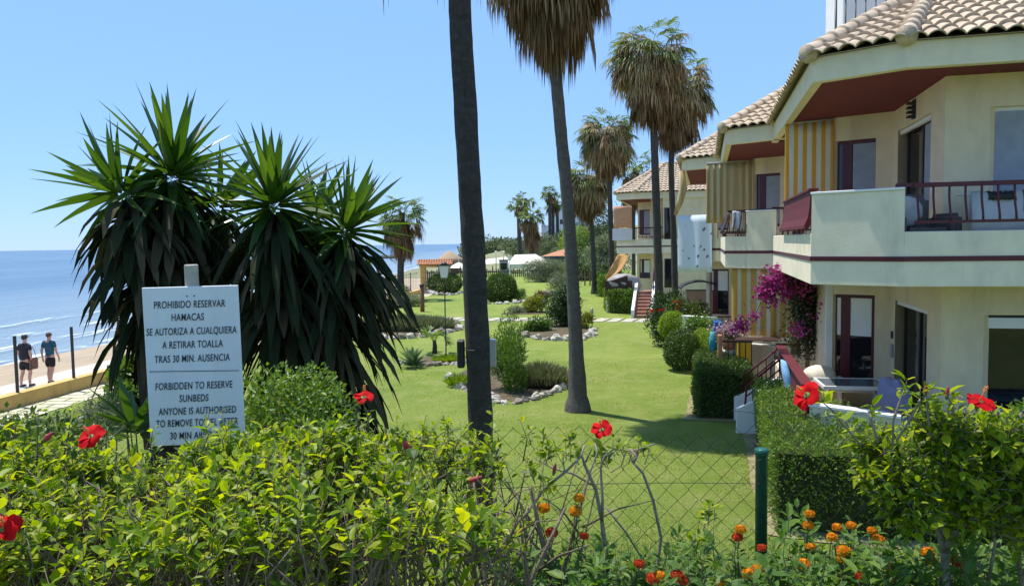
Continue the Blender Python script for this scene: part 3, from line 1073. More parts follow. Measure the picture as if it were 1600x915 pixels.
def house(name, label, O, F0, group, rail_left='sheet', cham_rail=0, top_win=True, detail=True, front_rail=True, low_win=True, wall_mat='cream', terrace=True):
    fr = Frame(O)
    root = empty(name, fr.O, ANG)
    tag(root, label, 'house', group)
    # walls, both storeys, with openings
    L1, L2 = (Vector(WA[2]) - Vector(WA[1])).length, 3.19
    up = {1: [(.06, L1 * .72, F1 + .75, 5.80)], 2: [(.30, 2.45, F1, 5.85)], 3: [(.60, 2.3, F1 + .35, 5.78), (3.3, 4.6, F1 + .8, 5.7)]}
    lo = {1: [(.06, L1 * .74, F0 + .45, 2.78)], 2: [(.30, 2.45, F0, 2.72)], 3: [(.58, 2.5, F0, 2.72), (3.3, 4.6, F0 + .8, 2.7)]}
    mb = MB()
    path_wall(mb, WA, .24, F1 - .21, 6.27, holes=up)
    path_wall(mb, WA, .24, -.2, FB + .1, holes=lo)
    mb.prism([(1.1, 7.9), (9, 7.9), (9, 8.1), (1.1, 8.1)], -.2, 6.27)
    mb.prism([(9, .35), (9.2, .35), (9.2, 8.1), (9, 8.1)], -.2, 6.9)
    # dark rooms: floor and party wall
    mb.prism([(3.6, 3.2), (9, 3.2), (9, 3.3), (3.6, 3.3)], F0, 6.26)
    mb.prism([(1.15, 4.4), (9, 4.4), (9, 7.9), (1.15, 7.9)], F1 - .2, F1)
    mb.build('wall', M[wall_mat], root)
    win = MB()

    def seg(i, s0, s1):
        a, b = Vector(WA[i]), Vector(WA[i + 1]); d = (b - a).normalized()
        return a + d * s0, a + d * s1
    for zz, hol in ((1, up), (0, lo)):
        h = hol[1][0]; p0, p1 = seg(1, h[0], h[1])
        framed_window(root, p0, p1, h[2], h[3], .07, M['maroon'], wide=(.30,), bar=.07, blind=0 if zz else .75, curtain=(.34, .75) if zz else None)
        h = hol[2][0]; p0, p1 = seg(2, h[0], h[1])
        framed_window(root, p0, p1, h[2], h[3], .16, M['dark'], panes=2, bar=.06, name='door', curtain=(1.2, 2.0) if zz else None)
        hd = MB(); c = (p0 + p1) / 2 + Vector((.10, 0))
        hd.cbox((c.x - .02, c.y - .2, h[2] + 1.0), (.03, .02, .16)); hd.build('handle', M['alu'], root)
        h = hol[3][0]; p0, p1 = seg(3, h[0], h[1])
        framed_window(root, p0, p1, h[2], h[3], .10, M['white'] if zz else M['dark'], panes=2 if not zz else 1, bar=.05, blind=.16, curtain=(.06, 1.6) if zz else None)  # upstairs, the pale sheet stands in for the reflection on this pane
        h = hol[3][1]; p0, p1 = seg(3, h[0], h[1])
        framed_window(root, p0, p1, h[2], h[3], .10, M['white'], panes=2, bar=.05)
    mb = MB(); mb.box((.80, 4.0, F0), (.92, 4.12, FB + .11)); mb.build('pilaster', M['white'], root)
    # white shutter boxes over the doors
    for z in (5.85, 2.72):
        s = MB(); s.box((1.93, 1.12, z - .075), (1.99, 3.22, z - .012)); s.build('shutter_rail', M['white'], root)
    # balcony
    mb = MB()
    path_wall(mb, PO, .16, FB, 3.97, segs=[0, 2])
    q = mitre(PO, .16)
    if cham_rail:
        c0, c1 = Vector(PO[1]), Vector(PO[2]); k = cham_rail
        mb.prism([c0, c0.lerp(c1, k), q[1].lerp(q[2], k), q[1]], FB, 3.97)
        mb.prism([c0.lerp(c1, k), c1, q[2], q[1].lerp(q[2], k)], FB, 4.555)
    else:
        path_wall(mb, PO, .16, FB, 4.555, segs=[1])
    inner = [(q[0].x, q[0].y), (q[1].x, q[1].y), (q[2].x, q[2].y), (q[3].x, q[3].y), (9, .35), (1.9, .35), (1.9, 3.54), (.86, 4.04), (.86, 7.4)]
    mb.prism(inner, FB + .12, F1)
    bal = mb.build('balcony', M['cream2'], root, bevel=.008)
    mb = MB()
    po2 = mitre(PO, -.014)
    path_wall(mb, po2, .03, 3.555, 3.625)
    mb.build('band', M['maroon'], bal)
    mb = MB()
    c0, c1 = Vector(PO[1]), Vector(PO[2])
    k = cham_rail or 0.0
    o = mitre(PO, -.02); q2 = mitre(PO, .18)
    mb.prism([o[1].lerp(o[2], k), o[2], q2[2], q2[1].lerp(q2[2], k)], 4.556, 4.592)
    mb.build('coping', M['white'], bal, bevel=.006)
    if front_rail:
        mb = MB()
        r0 = mitre(PO, .06)
        st = r0[2].lerp(r0[3], 0) + (r0[1] - r0[2]).normalized() * .12
        mb.slab((st.x, st.y), (r0[3].x, r0[3].y), 4.60, 4.65, .06)
        belly_bars(mb, ((r0[2].x + .12, r0[2].y), (r0[3].x, r0[3].y)), 4.61, 4.10, .2, .09)
        mb.build('railing', M['maroon'], root)
    if cham_rail:
        mb = MB()
        r0 = mitre(PO, .06)
        belly_bars(mb, (r0[1], r0[1].lerp(r0[2], cham_rail)), 4.58, 4.08, .16, .10)
        mb.slab(r0[1], r0[2], 4.585, 4.62, .06)
        mb.build('railing', M['brown'], root)
    if rail_left == 'sheet':
        mb = MB()
        prof = [(.04, 4.62), (.0, 4.62), (-.01, 4.40), (-.035, 4.22), (-.085, 4.10), (-.085, 4.05), (-.03, 4.035), (.0, 4.10), (.03, 4.4)]
        vs = [(x, y, z) for y in (.10, 4.2) for x, z in prof]
        n = len(prof)
        mb.add(vs, [tuple(range(n)), tuple(range(2 * n - 1, n - 1, -1))] + [(i, (i + 1) % n, n + (i + 1) % n, n + i) for i in range(n)])
        mb.box((-.03, .05, 4.621), (.11, 4.25, 4.655))
        for y in (.25, .8, 1.5, 2.5, 3.5): mb.box((-.1, y, 3.97), (-.07, y + .03, 4.05))
        mb.build('railing', M['red'], root)
    else:
        mb = MB()
        belly_bars(mb, ((.06, 4.2), (.06, .02)), 4.58, 4.08, .16, .10)
        mb.build('railing', M['brown'], root)
    # roof
    RP = PO[:]
    mb = MB()
    path_wall(mb, RP, .15, 6.22, 6.605)
    mb.build('fascia', M['fascia'], root, bevel=.008)
    mb = MB()
    qq = mitre(RP, .151)
    mb.prism([(qq[0].x, qq[0].y), (qq[1].x, qq[1].y), (qq[2].x, qq[2].y), (qq[3].x, qq[3].y), (9, 7.4)], 6.26, 6.32)
    mb.build('soffit', M['soffit'], root)
    A0, A1, A2, A3, A4 = (-.05, 7.6, ZE), (-.05, -.03, ZE), (1.12, -.71, ZE), (9, -.71, ZE), (9, 7.6, ZE)
    TT1, TT2 = (*T1, ZR), (*T2, ZR)
    mb = MB()
    tile_slope(mb, A1, A0, TT1, [A0, A1, TT1])
    tile_slope(mb, A1, A2, TT1, [A1, A2, TT1])
    tile_slope(mb, A2, A3, TT1, [A2, A3, TT2, TT1])
    tile_slope(mb, A0, A4, TT1, [A0, TT1, TT2, A4])
    roof = mb.build('roof', [M['tile'], M['mortar']], root)
    mb = MB()
    for s, e in ((A1, TT1), (A2, TT1), (A0, TT1), (TT1, TT2)):
        up_ = Vector((0, 0, .075))
        hip_tiles(mb, Vector(s) + up_ - Vector((0, 0, .02)), Vector(e) + up_)
    mb.build('hip_tile', M['tile'], roof)
    # ground-floor terrace
    if terrace:
        mb = MB()
        tq = mitre(PO, .15)
        mb.prism([(tq[0].x, tq[0].y), (tq[1].x, tq[1].y), (tq[2].x, tq[2].y), (tq[3].x, tq[3].y), (9, .35), (1.9, .35), (1.9, 3.54), (.86, 4.04), (.86, 7.4)], -.3, F0)
        mb.build('terrace_floor', M['terrazzo'], root)
        mb = MB()
        path_wall(mb, PO, .15, -.3, 1.32, segs=[1])
        path_wall(mb, PO, .15, -.3, 1.08, segs=[0, 2])
        pw = mb.build('terrace_wall', M['cream2'], root, bevel=.006)
        mb = MB()
        o = mitre(PO, -.02); q2 = mitre(PO, .17)
        mb.prism([o[1], o[2], q2[2], q2[1]], 1.321, 1.365)
        mb.build('coping', M['white'], pw, bevel=.006)
        mb = MB()
        r0 = mitre(PO, .07)
        mb.slab((r0[2].x, r0[2].y), (r0[3].x, r0[3].y), 1.36, 1.41, .05)
        for k in range(38): mb.cbox((r0[2].x + .15 + k * .2, r0[2].y + .025, 1.22), (.02, .02, .3))
        mb.build('terrace_railing', M['maroon'], root)
    return root, fr


HG = 'cream holiday houses with tiled hip roofs'
h1, f1 = house('house', 'nearest cream house, with maroon soffit, long maroon railing and grey-tiled roof above', (4.55, 11.68), .6, HG)
h2, f2 = house('house', 'second cream house from the camera, striped curtain under its balcony', (5.31, 19.1), .6, HG, cham_rail=.42, rail_left='bars')
h3, f3 = house('house', 'third cream house from the camera, with spotted towel on its balcony wall', (5.74, 25.9), .6, HG, cham_rail=.0, rail_left='bars')
h4, f4 = house('house', 'farthest cream house, standing alone behind the palm pair and brick red steps', (6.0, 43.8), 1.15, HG, cham_rail=1.0, rail_left='bars', terrace=False)

# nearest house: lamp, intercom, roof terrace, terrace stair and sheet railing
mb = MB()
for k in range(4): mb.box((1.78, 2.02, 5.92 + k * .075), (1.895, 2.17, 5.955 + k * .075))
mb.box((1.87, 2.01, 5.90), (1.899, 2.18, 6.22))
mb.build('wall_lamp', M['dark'], h1)
mb = MB(); mb.box((1.86, 3.30, 1.62), (1.897, 3.44, 1.88)); mb.build('intercom', M['alu'], h1, bevel=.01)
mb = MB(); mb.box((1.86, 3.34, 1.98), (1.897, 3.40, 2.12)); mb.build('doorbell', M['dark'], h1, bevel=.01)
mb = MB()
mb.box((-.06, .02, 1.10), (-.02, 4.45, 1.63)); mb.box((-.12, -.05, 1.631), (.05, 4.5, 1.675))
for y in (.03, 1.4, 2.9, 4.38): mb.box((-.02, y, 1.0), (.02, y + .04, 1.56))
mb.build('sheet_railing', M['red'], h1, bevel=.004)
mb = MB()
for k in range(4): mb.box((-.12 - .18 * (k + 1), 3.62, -.1), (-.001 if k == 0 else -.12 - .18 * k, 4.62, .6 - .15 * (k + 1) + .14))
st = mb.build('stair', M['brick_red'], h1)
for y in (3.47, 4.63):
    mb = MB()
    mb.prism([(-.95, y), (-.05, y), (-.05, y + .13), (-.95, y + .13)], -.1, [.50, .95, .95, .50])
    mb.build('stair_wall', M['white'], st, bevel=.008)
for y in (3.53, 4.70):
    mb = MB()
    mb.tube([(-.04, y, 1.58), (-.75, y, .95), (-.78, y, .45)], .024, 6)
    mb.tube([(-.04, y, 1.38), (-.75, y, .75)], .016, 6)
    for k in range(4): mb.tube([(-.12 - .17 * k, y, 1.50 - .15 * k), (-.12 - .17 * k, y, .85 - .08 * k)], .012, 5)
    mb.build('stair_railing', M['red'], st)
mb = MB(); mb.box((1.45, 6.6, 6.9), (6.0, 9.2, 11.0)); pent = mb.build('penthouse', M['white'], h1, bevel=.02)
mb = MB()
for k in range(14): mb.tube([(1.2 + .2 * k, 5.9, 7.6), (1.2 + .2 * k, 5.9, 9.15)], .014, 5)
mb.tube([(1.2, 5.9, 9.15), (3.9, 5.9, 9.15)], .02, 6); mb.tube([(1.2, 5.9, 7.0), (1.2, 5.9, 9.15)], .025, 6)
mb.build('roof_railing', M['dark'], pent)
# joint line and cable on the second house, panel on the far house
mb = MB(); mb.box((2.62, -.58, -.2), (9.0, .36, 6.25)); fb = mb.build('front_block', M['cream'], h4)
framed = [(2.70, 3.05, 3.9, 5.7), (2.70, 3.1, 1.3, 2.9)]
for a0, a1, z0, z1 in framed: framed_window(h4, (a0, -.585), (a1, -.585), z0, z1, -.03, M['dark'], bar=.05)
mb = MB(); mb.box((4.3, -.60, 3.6), (6.2, -.57, 5.3)); mb.build('blind_panel', M['cream2'], h4, bevel=.01)
# far house: raised terrace, red front panel, flight of steps
mb = MB(); mb.prism([(-.4, 1.0), (-.4, -1.9), (2.6, -1.9), (2.6, .3)], -.2, 1.15); mb.build('terrace_floor', M['cream2'], h4)
mb = MB(); mb.box((-.42, -1.98, .9), (1.05, -1.92, 1.75)); mb.prism([(-.1, -1.99), (.8, -1.99), (.8, -1.93), (-.1, -1.93)], 1.751, [1.76, 2.05, 2.05, 1.76]); mb.build('gate_panel', M['brown'], h4, bevel=.01)
s0 = G(1003, 497); ql = h4.matrix_world
stf = Frame((s0.x, s0.y))
st4 = empty('stair', stf.O, R(-13)); tag(st4, 'flight of brick red steps between white side walls, up to the farthest house', 'steps')
mb = MB()
for k in range(8): mb.box((-.40, .36 * k, -.1), (.40, 3.6, .15 * (k + 1)))
mb.build('step', M['brick_red'], st4, bevel=.012)
for x in (-.54, .41):
    mb = MB(); mb.prism([(x, -.05), (x + .15, -.05), (x + .15, 3.4), (x, 3.4)], -.1, [.42, .42, 1.75, 1.75]); mb.build('side_wall', M['white'], st4, bevel=.01)
mb = MB()
for x in (.48,): 
    mb.tube([(x, 2.2, 1.2), (x, 2.2, 2.3)], .03); mb.tube([(x, 3.3, 1.7), (x, 3.3, 2.5)], .03); mb.tube([(x, 2.2, 2.3), (x, 3.3, 2.5)], .03)
mb.build('handrail', M['maroon'], st4)


# ------------------------------------------------------------------ awnings, towels, terrace things
def hung_cloth(name, fr, pts, z0, z1, mat, label, cat, group=None, folds=9, amp=.02, n=60, bottom=None, rail=True):
    """cloth hung along a plan polyline"""
    O = fr.w(*pts[0]); root = empty(name, (O.x, O.y, 0), 0)
    tag(root, label, cat, group)
    P_ = [Vector(p) for p in pts]
    cum = [0]
    for a, b in zip(P_, P_[1:]): cum.append(cum[-1] + (b - a).length)
    vs, rows = [], 8
    loc = []
    for r in range(rows + 1):
        for i in range(n + 1):
            t = cum[-1] * i / n
            k = 0
            while k < len(P_) - 2 and t > cum[k + 1]: k += 1
            d = (P_[k + 1] - P_[k]).normalized()
            p = P_[k] + d * (t - cum[k])
            o = Vector((d.y, -d.x)) * amp * math.sin(t / cum[-1] * folds * 2 * math.pi) * (.3 + .7 * r / rows)
            zz = z1 + (z0 - z1) * r / rows + (.01 * math.sin(t * 9) if r == rows else 0)
            q = fr.w(p.x + o.x, p.y + o.y, zz) - Vector((O.x, O.y, 0))
            loc.append((t, q, zz))
    c = MB()
    inv = Matrix.Rotation(-ANG, 3, 'Z')
    vs = [inv @ q for _, q, _ in loc]
    c.add(vs, [(r * (n + 1) + i, r * (n + 1) + i + 1, (r + 1) * (n + 1) + i + 1, (r + 1) * (n + 1) + i) for r in range(rows) for i in range(n)], 0, True)
    o = c.build('cloth', mat, root); o.rotation_euler = (0, 0, ANG)
    sol = o.modifiers.new('thickness', 'SOLIDIFY'); sol.thickness = .004
    if rail:
        m2 = MB()
        a, b = fr.w(*pts[0], z1 + .015) - Vector((O.x, O.y, 0)), fr.w(*pts[-1], z1 + .015) - Vector((O.x, O.y, 0))
        m2.tube([a, b], .022, 6); m2.build('rod', M['alu'], root)
    return root


AG = 'striped sun awnings and curtains of the houses'
hung_cloth('awning', f1, [(.02, 4.30), (.90, 3.98)], 4.3, 6.22, M['stripe'], 'bright yellow and white striped awning under the nearest roof', 'awning', AG, 4, .012)
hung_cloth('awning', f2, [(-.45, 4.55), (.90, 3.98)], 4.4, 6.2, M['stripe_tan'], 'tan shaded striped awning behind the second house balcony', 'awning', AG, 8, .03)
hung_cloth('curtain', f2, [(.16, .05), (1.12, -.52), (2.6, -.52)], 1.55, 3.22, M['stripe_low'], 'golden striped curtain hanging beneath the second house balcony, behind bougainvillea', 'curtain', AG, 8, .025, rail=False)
# tan rolled blind at the corner of the third house
mb = MB(); c = f3.w(-.05, -.1, 0)
r_ = empty('rolled_blind', (c.x, c.y, 0)); tag(r_, 'tan blind gathered at the roof corner of the third house', 'blind', AG)
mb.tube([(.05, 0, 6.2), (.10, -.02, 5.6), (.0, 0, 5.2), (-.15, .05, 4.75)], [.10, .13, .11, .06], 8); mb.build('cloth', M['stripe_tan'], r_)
# orange slumped awnings at the far house
M['orange_cloth'] = plain('orange_canvas', (.55, .30, .10), .85, .12, 4, .2)
a0 = P(981, 398, 41.5); a1 = P(950, 432, 40.3)
r_ = empty('sloping_awning', (a0.x, a0.y, 0)); tag(r_, 'tan orange canvas awning sloping to a point left of the farthest house', 'awning', AG)
mb = MB(); vs = []
Lp = [(965, 398), (961, 406), (956, 415), (950, 426), (945, 435)]; Rp = [(982, 396), (980, 407), (974, 418), (963, 428), (948, 437)]
for i in range(17):
    t = i / 4; k = min(3, int(t)); f = t - k
    l = Vector(Lp[k]).lerp(Vector(Lp[k + 1]), f); r2 = Vector(Rp[k]).lerp(Vector(Rp[k + 1]), f)
    for j in range(7):
        q = l.lerp(r2, j / 6)
        vs.append(P(q.x, q.y, 41.5 - .9 * t / 4 + .16 * math.sin(j / 6 * math.pi) + .02 * math.sin(j * 2.2 + i)) - Vector((a0.x, a0.y, 0)))
mb.add(vs, [(7 * i + j, 7 * i + j + 1, 7 * i + j + 8, 7 * i + j + 7) for i in range(16) for j in range(6)], 0, True)
o = mb.build('cloth', M['orange_cloth'], r_); o.modifiers.new('t', 'SOLIDIFY').thickness = .01
c = P(973, 338, 42.0)
r_ = empty('hanging_awning', (c.x, c.y, 0)); tag(r_, 'salmon orange cloth hanging in the upper balcony of the farthest house', 'awning', AG)
mb = MB(); vs = []
for r in range(7):
    for i in range(9):
        vs.append(((i / 8 - .5) * 1.0, -.12 * math.sin(i / 8 * math.pi) * (1 + .3 * r / 6), c.z + .55 - 1.15 * r / 6 - .12 * abs(i / 8 - .5) * r / 6))
mb.add(vs, [(r * 9 + i, r * 9 + i + 1, r * 9 + i + 10, r * 9 + i + 9) for r in range(6) for i in range(8)], 0, True)
o = mb.build('cloth', plain('salmon_canvas', (.60, .30, .17), .85, .1), r_); o.modifiers.new('t', 'SOLIDIFY').thickness = .01


def spot_mat():
    m, nt, b = newmat('spotted_towel')
    v = nt.nodes.new('ShaderNodeTexVoronoi'); v.inputs['Scale'].default_value = 4.0; v.inputs['Randomness'].default_value = 1
    tc = nt.nodes.new('ShaderNodeTexCoord'); nz = noise(nt, 9, 3)
    ad = nt.nodes.new('ShaderNodeVectorMath'); ad.operation = 'ADD'
    nt.links.new(tc.outputs['Object'], ad.inputs[0])
    sc_ = nt.nodes.new('ShaderNodeVectorMath'); sc_.operation = 'SCALE'; sc_.inputs['Scale'].default_value = .22
    cmb = nt.nodes.new('ShaderNodeCombineXYZ'); nt.links.new(nz, cmb.inputs[0]); nt.links.new(nz, cmb.inputs[2])
    nt.links.new(cmb.outputs[0], sc_.inputs[0]); nt.links.new(sc_.outputs[0], ad.inputs[1])
    nt.links.new(ad.outputs[0], v.inputs['Vector'])
    c = ramp(nt, v.outputs['Distance'], [(.13, (.06, .08, .12)), (.21, (.60, .66, .72))])
    nt.links.new(c, b.inputs['Base Color']); b.inputs['Roughness'].default_value = .9
    return m


tw = hung_cloth('towel', f3, [(-.12, -.12), (.98, -.69)], 2.85, 4.72, spot_mat(), 'pale blue towel with dark spots draped over the third house balcony wall', 'towel', None, 2, .03, rail=False)

# ------------------------------------------------------------------ planting
def shrub(name, label, cat, c, r, n, ln, wd, mat, group=None, seed=0, up=.35, lumps=7, stems=6, small=True, base=None, rand=.7, stem_mat='bark', root=None):
    """loose shrub: clumps of separate leaves on stems; c is the crown centre, r its half sizes"""
    rg = rnd(seed); rs = random.Random(seed)
    c = Vector(c)
    z0 = c.z - r[2] if base is None else base
    ball = lumps == 1
    if not ball: r = tuple(q * 1.22 for q in r); lumps += 3
    if root is None:
        root = empty(name, (c.x, c.y, z0)); tag(root, label, cat, group)
    cs = rg.normal(size=(lumps, 3)); cs = unit(cs) * rg.uniform(.25, .68, (lumps, 1)); cs[:, 2] = np.where(cs[:, 2] < -.62, -cs[:, 2], cs[:, 2])
    rad = rg.uniform(.36, .58, lumps)
    if ball: cs[:] = 0; rad[:] = 1.0
    k = rg.integers(0, lumps, n)
    d = unit(rg.normal(size=(n, 3)))
    t = rg.uniform(0, 1, n) ** .33
    if ball: t = (1 - .16 * rg.uniform(0, 1, n) ** 2) * (1 + .11 * np.array([mnoise.noise(Vector(q * 2.2 + seed)) for q in d])) * np.where(rg.uniform(0, 1, n) < .2, rg.uniform(.5, 1, n), 1)
    p = cs[k] + d * (t * rad[k])[:, None]
    keep = (p[:, 2] * r[2] + c.z - z0) > .01
    p, d = p[keep], d[keep]; n = len(p)
    pos = p * np.array(r) + np.array([0, 0, c.z - z0])
    dirs = d * (1 - rand) + unit(rg.normal(size=(n, 3))) * rand + np.array([0, 0, up])
    nr = unit(p) * .6 + rg.normal(size=(n, 3)) * .5 + np.array([0, 0, .4])
    l = ln * rg.uniform(.6, 1.25, n); w = wd * rg.uniform(.7, 1.2, n)
    (small_leaves if small else leaves)('foliage', pos, dirs, nr, l, w, mat, root)
    if stems:
        mb = MB()
        for i in range(stems):
            e = Vector(cs[i % lumps] * np.array(r)) + Vector((0, 0, c.z - z0))
            s = Vector((rs.uniform(-.12, .12) * r[0], rs.uniform(-.12, .12) * r[1], -.05))
            m_ = s.lerp(e, .5) + Vector((rs.uniform(-.1, .1) * r[0], rs.uniform(-.1, .1) * r[1], .05))
            q = .02 * max(r) + .006
            mb.tube([s, m_, e], [q, q * .7, q * .3], 5)
        mb.build('stem', M[stem_mat], root)
    return root


def clipped_hedge(name, label, poly, z0, z1, n, ln, mat, group=None, seed=0, rough=.05, core=.10, taper=.0):
    rg = rnd(seed)
    poly = [Vector(p[:2]) for p in poly]
    area2 = sum(a.x * b.y - b.x * a.y for a, b in zip(poly, poly[1:] + poly[:1]))
    if area2 < 0: poly = poly[::-1]
    cx = sum((p for p in poly), Vector((0, 0))) / len(poly)
    root = empty(name, (cx.x, cx.y, z0)); tag(root, label, 'hedge', group)
    loc = [p - cx for p in poly]
    m = len(loc)
    H = z1 - z0
    # solid dark core, shade of the hedge's inside put into its colour
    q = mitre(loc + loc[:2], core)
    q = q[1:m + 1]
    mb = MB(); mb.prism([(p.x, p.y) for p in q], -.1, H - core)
    mb.build('dark_core', M['hedge_core'], root)
    # triangles: sides and top (ear clipping through bmesh)
    bm = bmesh.new(); vs = [bm.verts.new((p.x, p.y, H)) for p in loc]; f = bm.faces.new(vs)
    tri = bmesh.ops.triangulate(bm, faces=[f])['faces']
    T = [[tuple(v.co) for v in t.verts] for t in tri]; bm.free()
    for a, b in zip(loc, loc[1:] + loc[:1]):
        A, B, C_, D_ = (a.x, a.y, 0), (b.x, b.y, 0), (b.x, b.y, H), (a.x, a.y, H)
        T += [[A, B, C_], [A, C_, D_]]
    T = np.array(T)
    cr = np.cross(T[:, 1] - T[:, 0], T[:, 2] - T[:, 0]); ar = np.linalg.norm(cr, axis=1) / 2; nn = unit(cr)
    k = rg.choice(len(T), n, p=ar / ar.sum())
    u = rg.uniform(0, 1, (n, 2)); fl = u.sum(1) > 1; u[fl] = 1 - u[fl]
    pos = T[k, 0] + u[:, :1] * (T[k, 1] - T[k, 0]) + u[:, 1:] * (T[k, 2] - T[k, 0])
    nv = nn[k]
    # rounded shoulders and an uneven clipped face
    edge = np.clip((pos[:, 2] - (H - .14)) / .14, 0, 1)
    bumpy = np.array([mnoise.noise(Vector(p * 3.1 + seed)) for p in pos])[:, None]
    pos = pos + nv * (rg.uniform(-core * 1.1, rough * .5, (n, 1)) + rough * 1.4 * bumpy)
    side = np.abs(nv[:, 2:3]) < .5
    if taper: pos[:, :2] *= (1 - taper * (1 - pos[:, 2:3] / H))
    pos = np.where(side, pos - nv * (.07 * edge[:, None] ** 2), pos)
    dirs = nv * .55 + rg.normal(size=(n, 3)) * .6 + np.array([0, 0, .35])
    small_leaves('foliage', pos, dirs, nv + rg.normal(size=(n, 3)) * .55, ln * rg.uniform(.6, 1.3, n), ln * .55 * rg.uniform(.7, 1.2, n), mat, root)
    return root


M['earth'] = plain('bare_earth', (.23, .205, .105), .95, .3, 5, .6, 25, spec=.1)
M['hedge_core'] = plain('hedge_dark_core', (.035, .045, .02), .95, .3, 9, .6, 40, spec=.05)


def blades(name, label, cat, c, r, n, h, w, mat, group=None, seed=0, lean=.5, root=None):
    """grassy clump: upright thin blades"""
    rg = rnd(seed)
    if root is None:
        root = empty(name, c); tag(root, label, cat, group)
    a = rg.uniform(0, 2 * math.pi, n); q = np.sqrt(rg.uniform(0, 1, n))
    p = np.stack([q * np.cos(a) * r[0], q * np.sin(a) * r[1], np.zeros(n)], 1)
    dirs = np.stack([np.cos(a) * q * lean, np.sin(a) * q * lean, np.ones(n)], 1) + rg.normal(size=(n, 3)) * .22
    small_leaves('foliage', p, dirs, rg.normal(size=(n, 3)), h * rg.uniform(.55, 1.15, n) * (1.1 - .35 * q), np.full(n, w), mat, root)
    return root


# clipped hedges by the houses
w1 = f1.w
clipped_hedge('box_hedge', 'nearest clipped hedge, sunlit top running to the red sheet railing, dark end to the camera',
              [w1(a, b) for a, b in ((-.62, 3.35), (-.14, 3.40), (-.12, -.03), (1.05, -.76), (4.2, -.80), (4.2, -1.85), (.9, -1.95), (-.72, -1.9))], 0, 1.16, 40000, .05, M['box'], 'clipped hedges in front of the houses', 51, .06, .12, .05)
w2 = f2.w
clipped_hedge('box_hedge', 'dark clipped hedge in front of the second house, left of the red stair rails',
              [w2(a, b) for a, b in ((-.70, .5), (-.10, .55), (-.06, -.05), (.50, -.95), (.50, -2.70), (-.70, -2.70))], 0, 1.08, 26000, .055, M['boxd'], 'clipped hedges in front of the houses', 52, .07, .12, .03)
a, b = G(950, 489), G(993, 491)
clipped_hedge('box_hedge', 'square clipped hedge just left of the brick red steps',
              [(a.x, a.y), (b.x + .1, b.y), (b.x + .25, b.y + 2.6), (a.x + .2, a.y + 2.9)], 0, 1.25, 8000, .10, M['box'], 'clipped hedges in front of the houses', 53, .09, .12)
a, b = G(937, 464), G(958, 466)
clipped_hedge('box_hedge', 'farther bright clipped hedge below the tan orange canvas awning',
              [(a.x, a.y), (b.x, b.y), (b.x + .4, b.y + 5), (a.x + .4, a.y + 5)], 0, 1.5, 6000, .13, M['box'], 'clipped hedges in front of the houses', 54, .1, .12)

for fr_, pts in ((f1, ((-.50, 3.3), (-.82, 3.4), (-.84, -.6), (-.90, -2.0), (-.2, -2.15), (1.2, -2.15), (1.2, -1.8), (-.5, -1.7))), (f2, ((-.6, .4), (-.86, .5), (-.88, -1.5), (-.92, -2.9), (.6, -2.95), (.6, -2.5), (-.6, -2.4)))):
    mb = MB(); q = [fr_.w(*p) for p in pts]
    q2 = []
    for a_, b_ in zip(q, q[1:] + q[:1]):
        for k in range(6):
            p = a_.lerp(b_, k / 6); q2.append(p + Vector((mnoise.noise(p * 2.3) * .14, mnoise.noise(p * 2.9 + Vector((5, 0, 0))) * .14, 0)))
    mb.add([(p.x, p.y, gz(p.x, p.y) + .014) for p in q2], [tuple(range(len(q2)))]); tag(mb.build('bare_earth', M['earth']), kind='structure')
rg = rnd(99); n = 230000
gy_ = 8.2 + 17 * rg.uniform(0, 1, n) ** 2.0
gx_ = (rg.uniform(-.62, .40, n)) * gy_
ok = gx_ > -14.6 + .1246 * gy_ + 1.25
gx_, gy_ = gx_[ok], gy_[ok]; n = len(gx_)
dn = np.array([mnoise.noise(Vector((x * .9, y * .9, 4))) for x, y in zip(gx_, gy_)])
zz = np.array([gz(x, y) for x, y in zip(gx_, gy_)])
hh_ = (.010 + .010 * np.clip(dn + .3, 0, 1)) * rg.uniform(.5, 1.3, n)
aa = rg.uniform(0, 2 * math.pi, n); ww = .005 + .0004 * gy_
p0 = np.stack([gx_, gy_, zz - .003], 1); sd = np.stack([np.cos(aa) * ww, np.sin(aa) * ww, np.zeros(n)], 1)
tp = p0 + np.stack([rg.normal(size=n) * .014, rg.normal(size=n) * .014, hh_], 1)
M['blade'] = leafmat('grass_blade', [(.16, .235, .035), (.20, .275, .045), (.25, .31, .06), (.32, .34, .10)], .7, .35, (1.3, 1.3, .5), .15)
g_ = npmesh('grass', np.stack([p0 - sd, p0 + sd, tp], 1).reshape(-1, 3), np.arange(3 * n).reshape(-1, 3), M['blade'])
tag(g_, 'short mown grass blades over the nearer lawn', 'grass', None, 'stuff')
SG = 'rounded shrubs along the house fronts'
p = G(1066, 582); shrub('round_shrub', 'glossy rounded shrub on the lawn edge, first left of the dark clipped hedge', 'shrub', (p.x + .1, p.y + .4, .62), (.56, .58, .62), 7000, .07, .042, M['boxd'], SG, 61, base=0, lumps=1)
p = G(1058, 560); shrub('round_shrub', 'bright lime green rounded shrub behind the glossy one', 'shrub', (p.x + .2, p.y + 1.6, .9), (.5, .5, .5), 4500, .075, .042, M['bright'], SG, 62, base=0, lumps=1)
p = G(1096, 580); shrub('round_shrub', 'bright lime green shrub between glossy shrub and dark clipped hedge', 'shrub', (p.x + .12, p.y + .3, .62), (.52, .55, .60), 5000, .07, .04, M['bright'], SG, 63, base=0, lumps=1)
p = G(1040, 543)
r_ = shrub('tall_shrub', 'tall dark shrub with red flowers at the foot of the palm pair', 'shrub', (p.x + .25, p.y + .5, 1.05), (.80, .8, 1.05), 6500, .12, .05, M['dkbush'], SG, 64, base=0, up=.6)
rg = rnd(9); k = 9
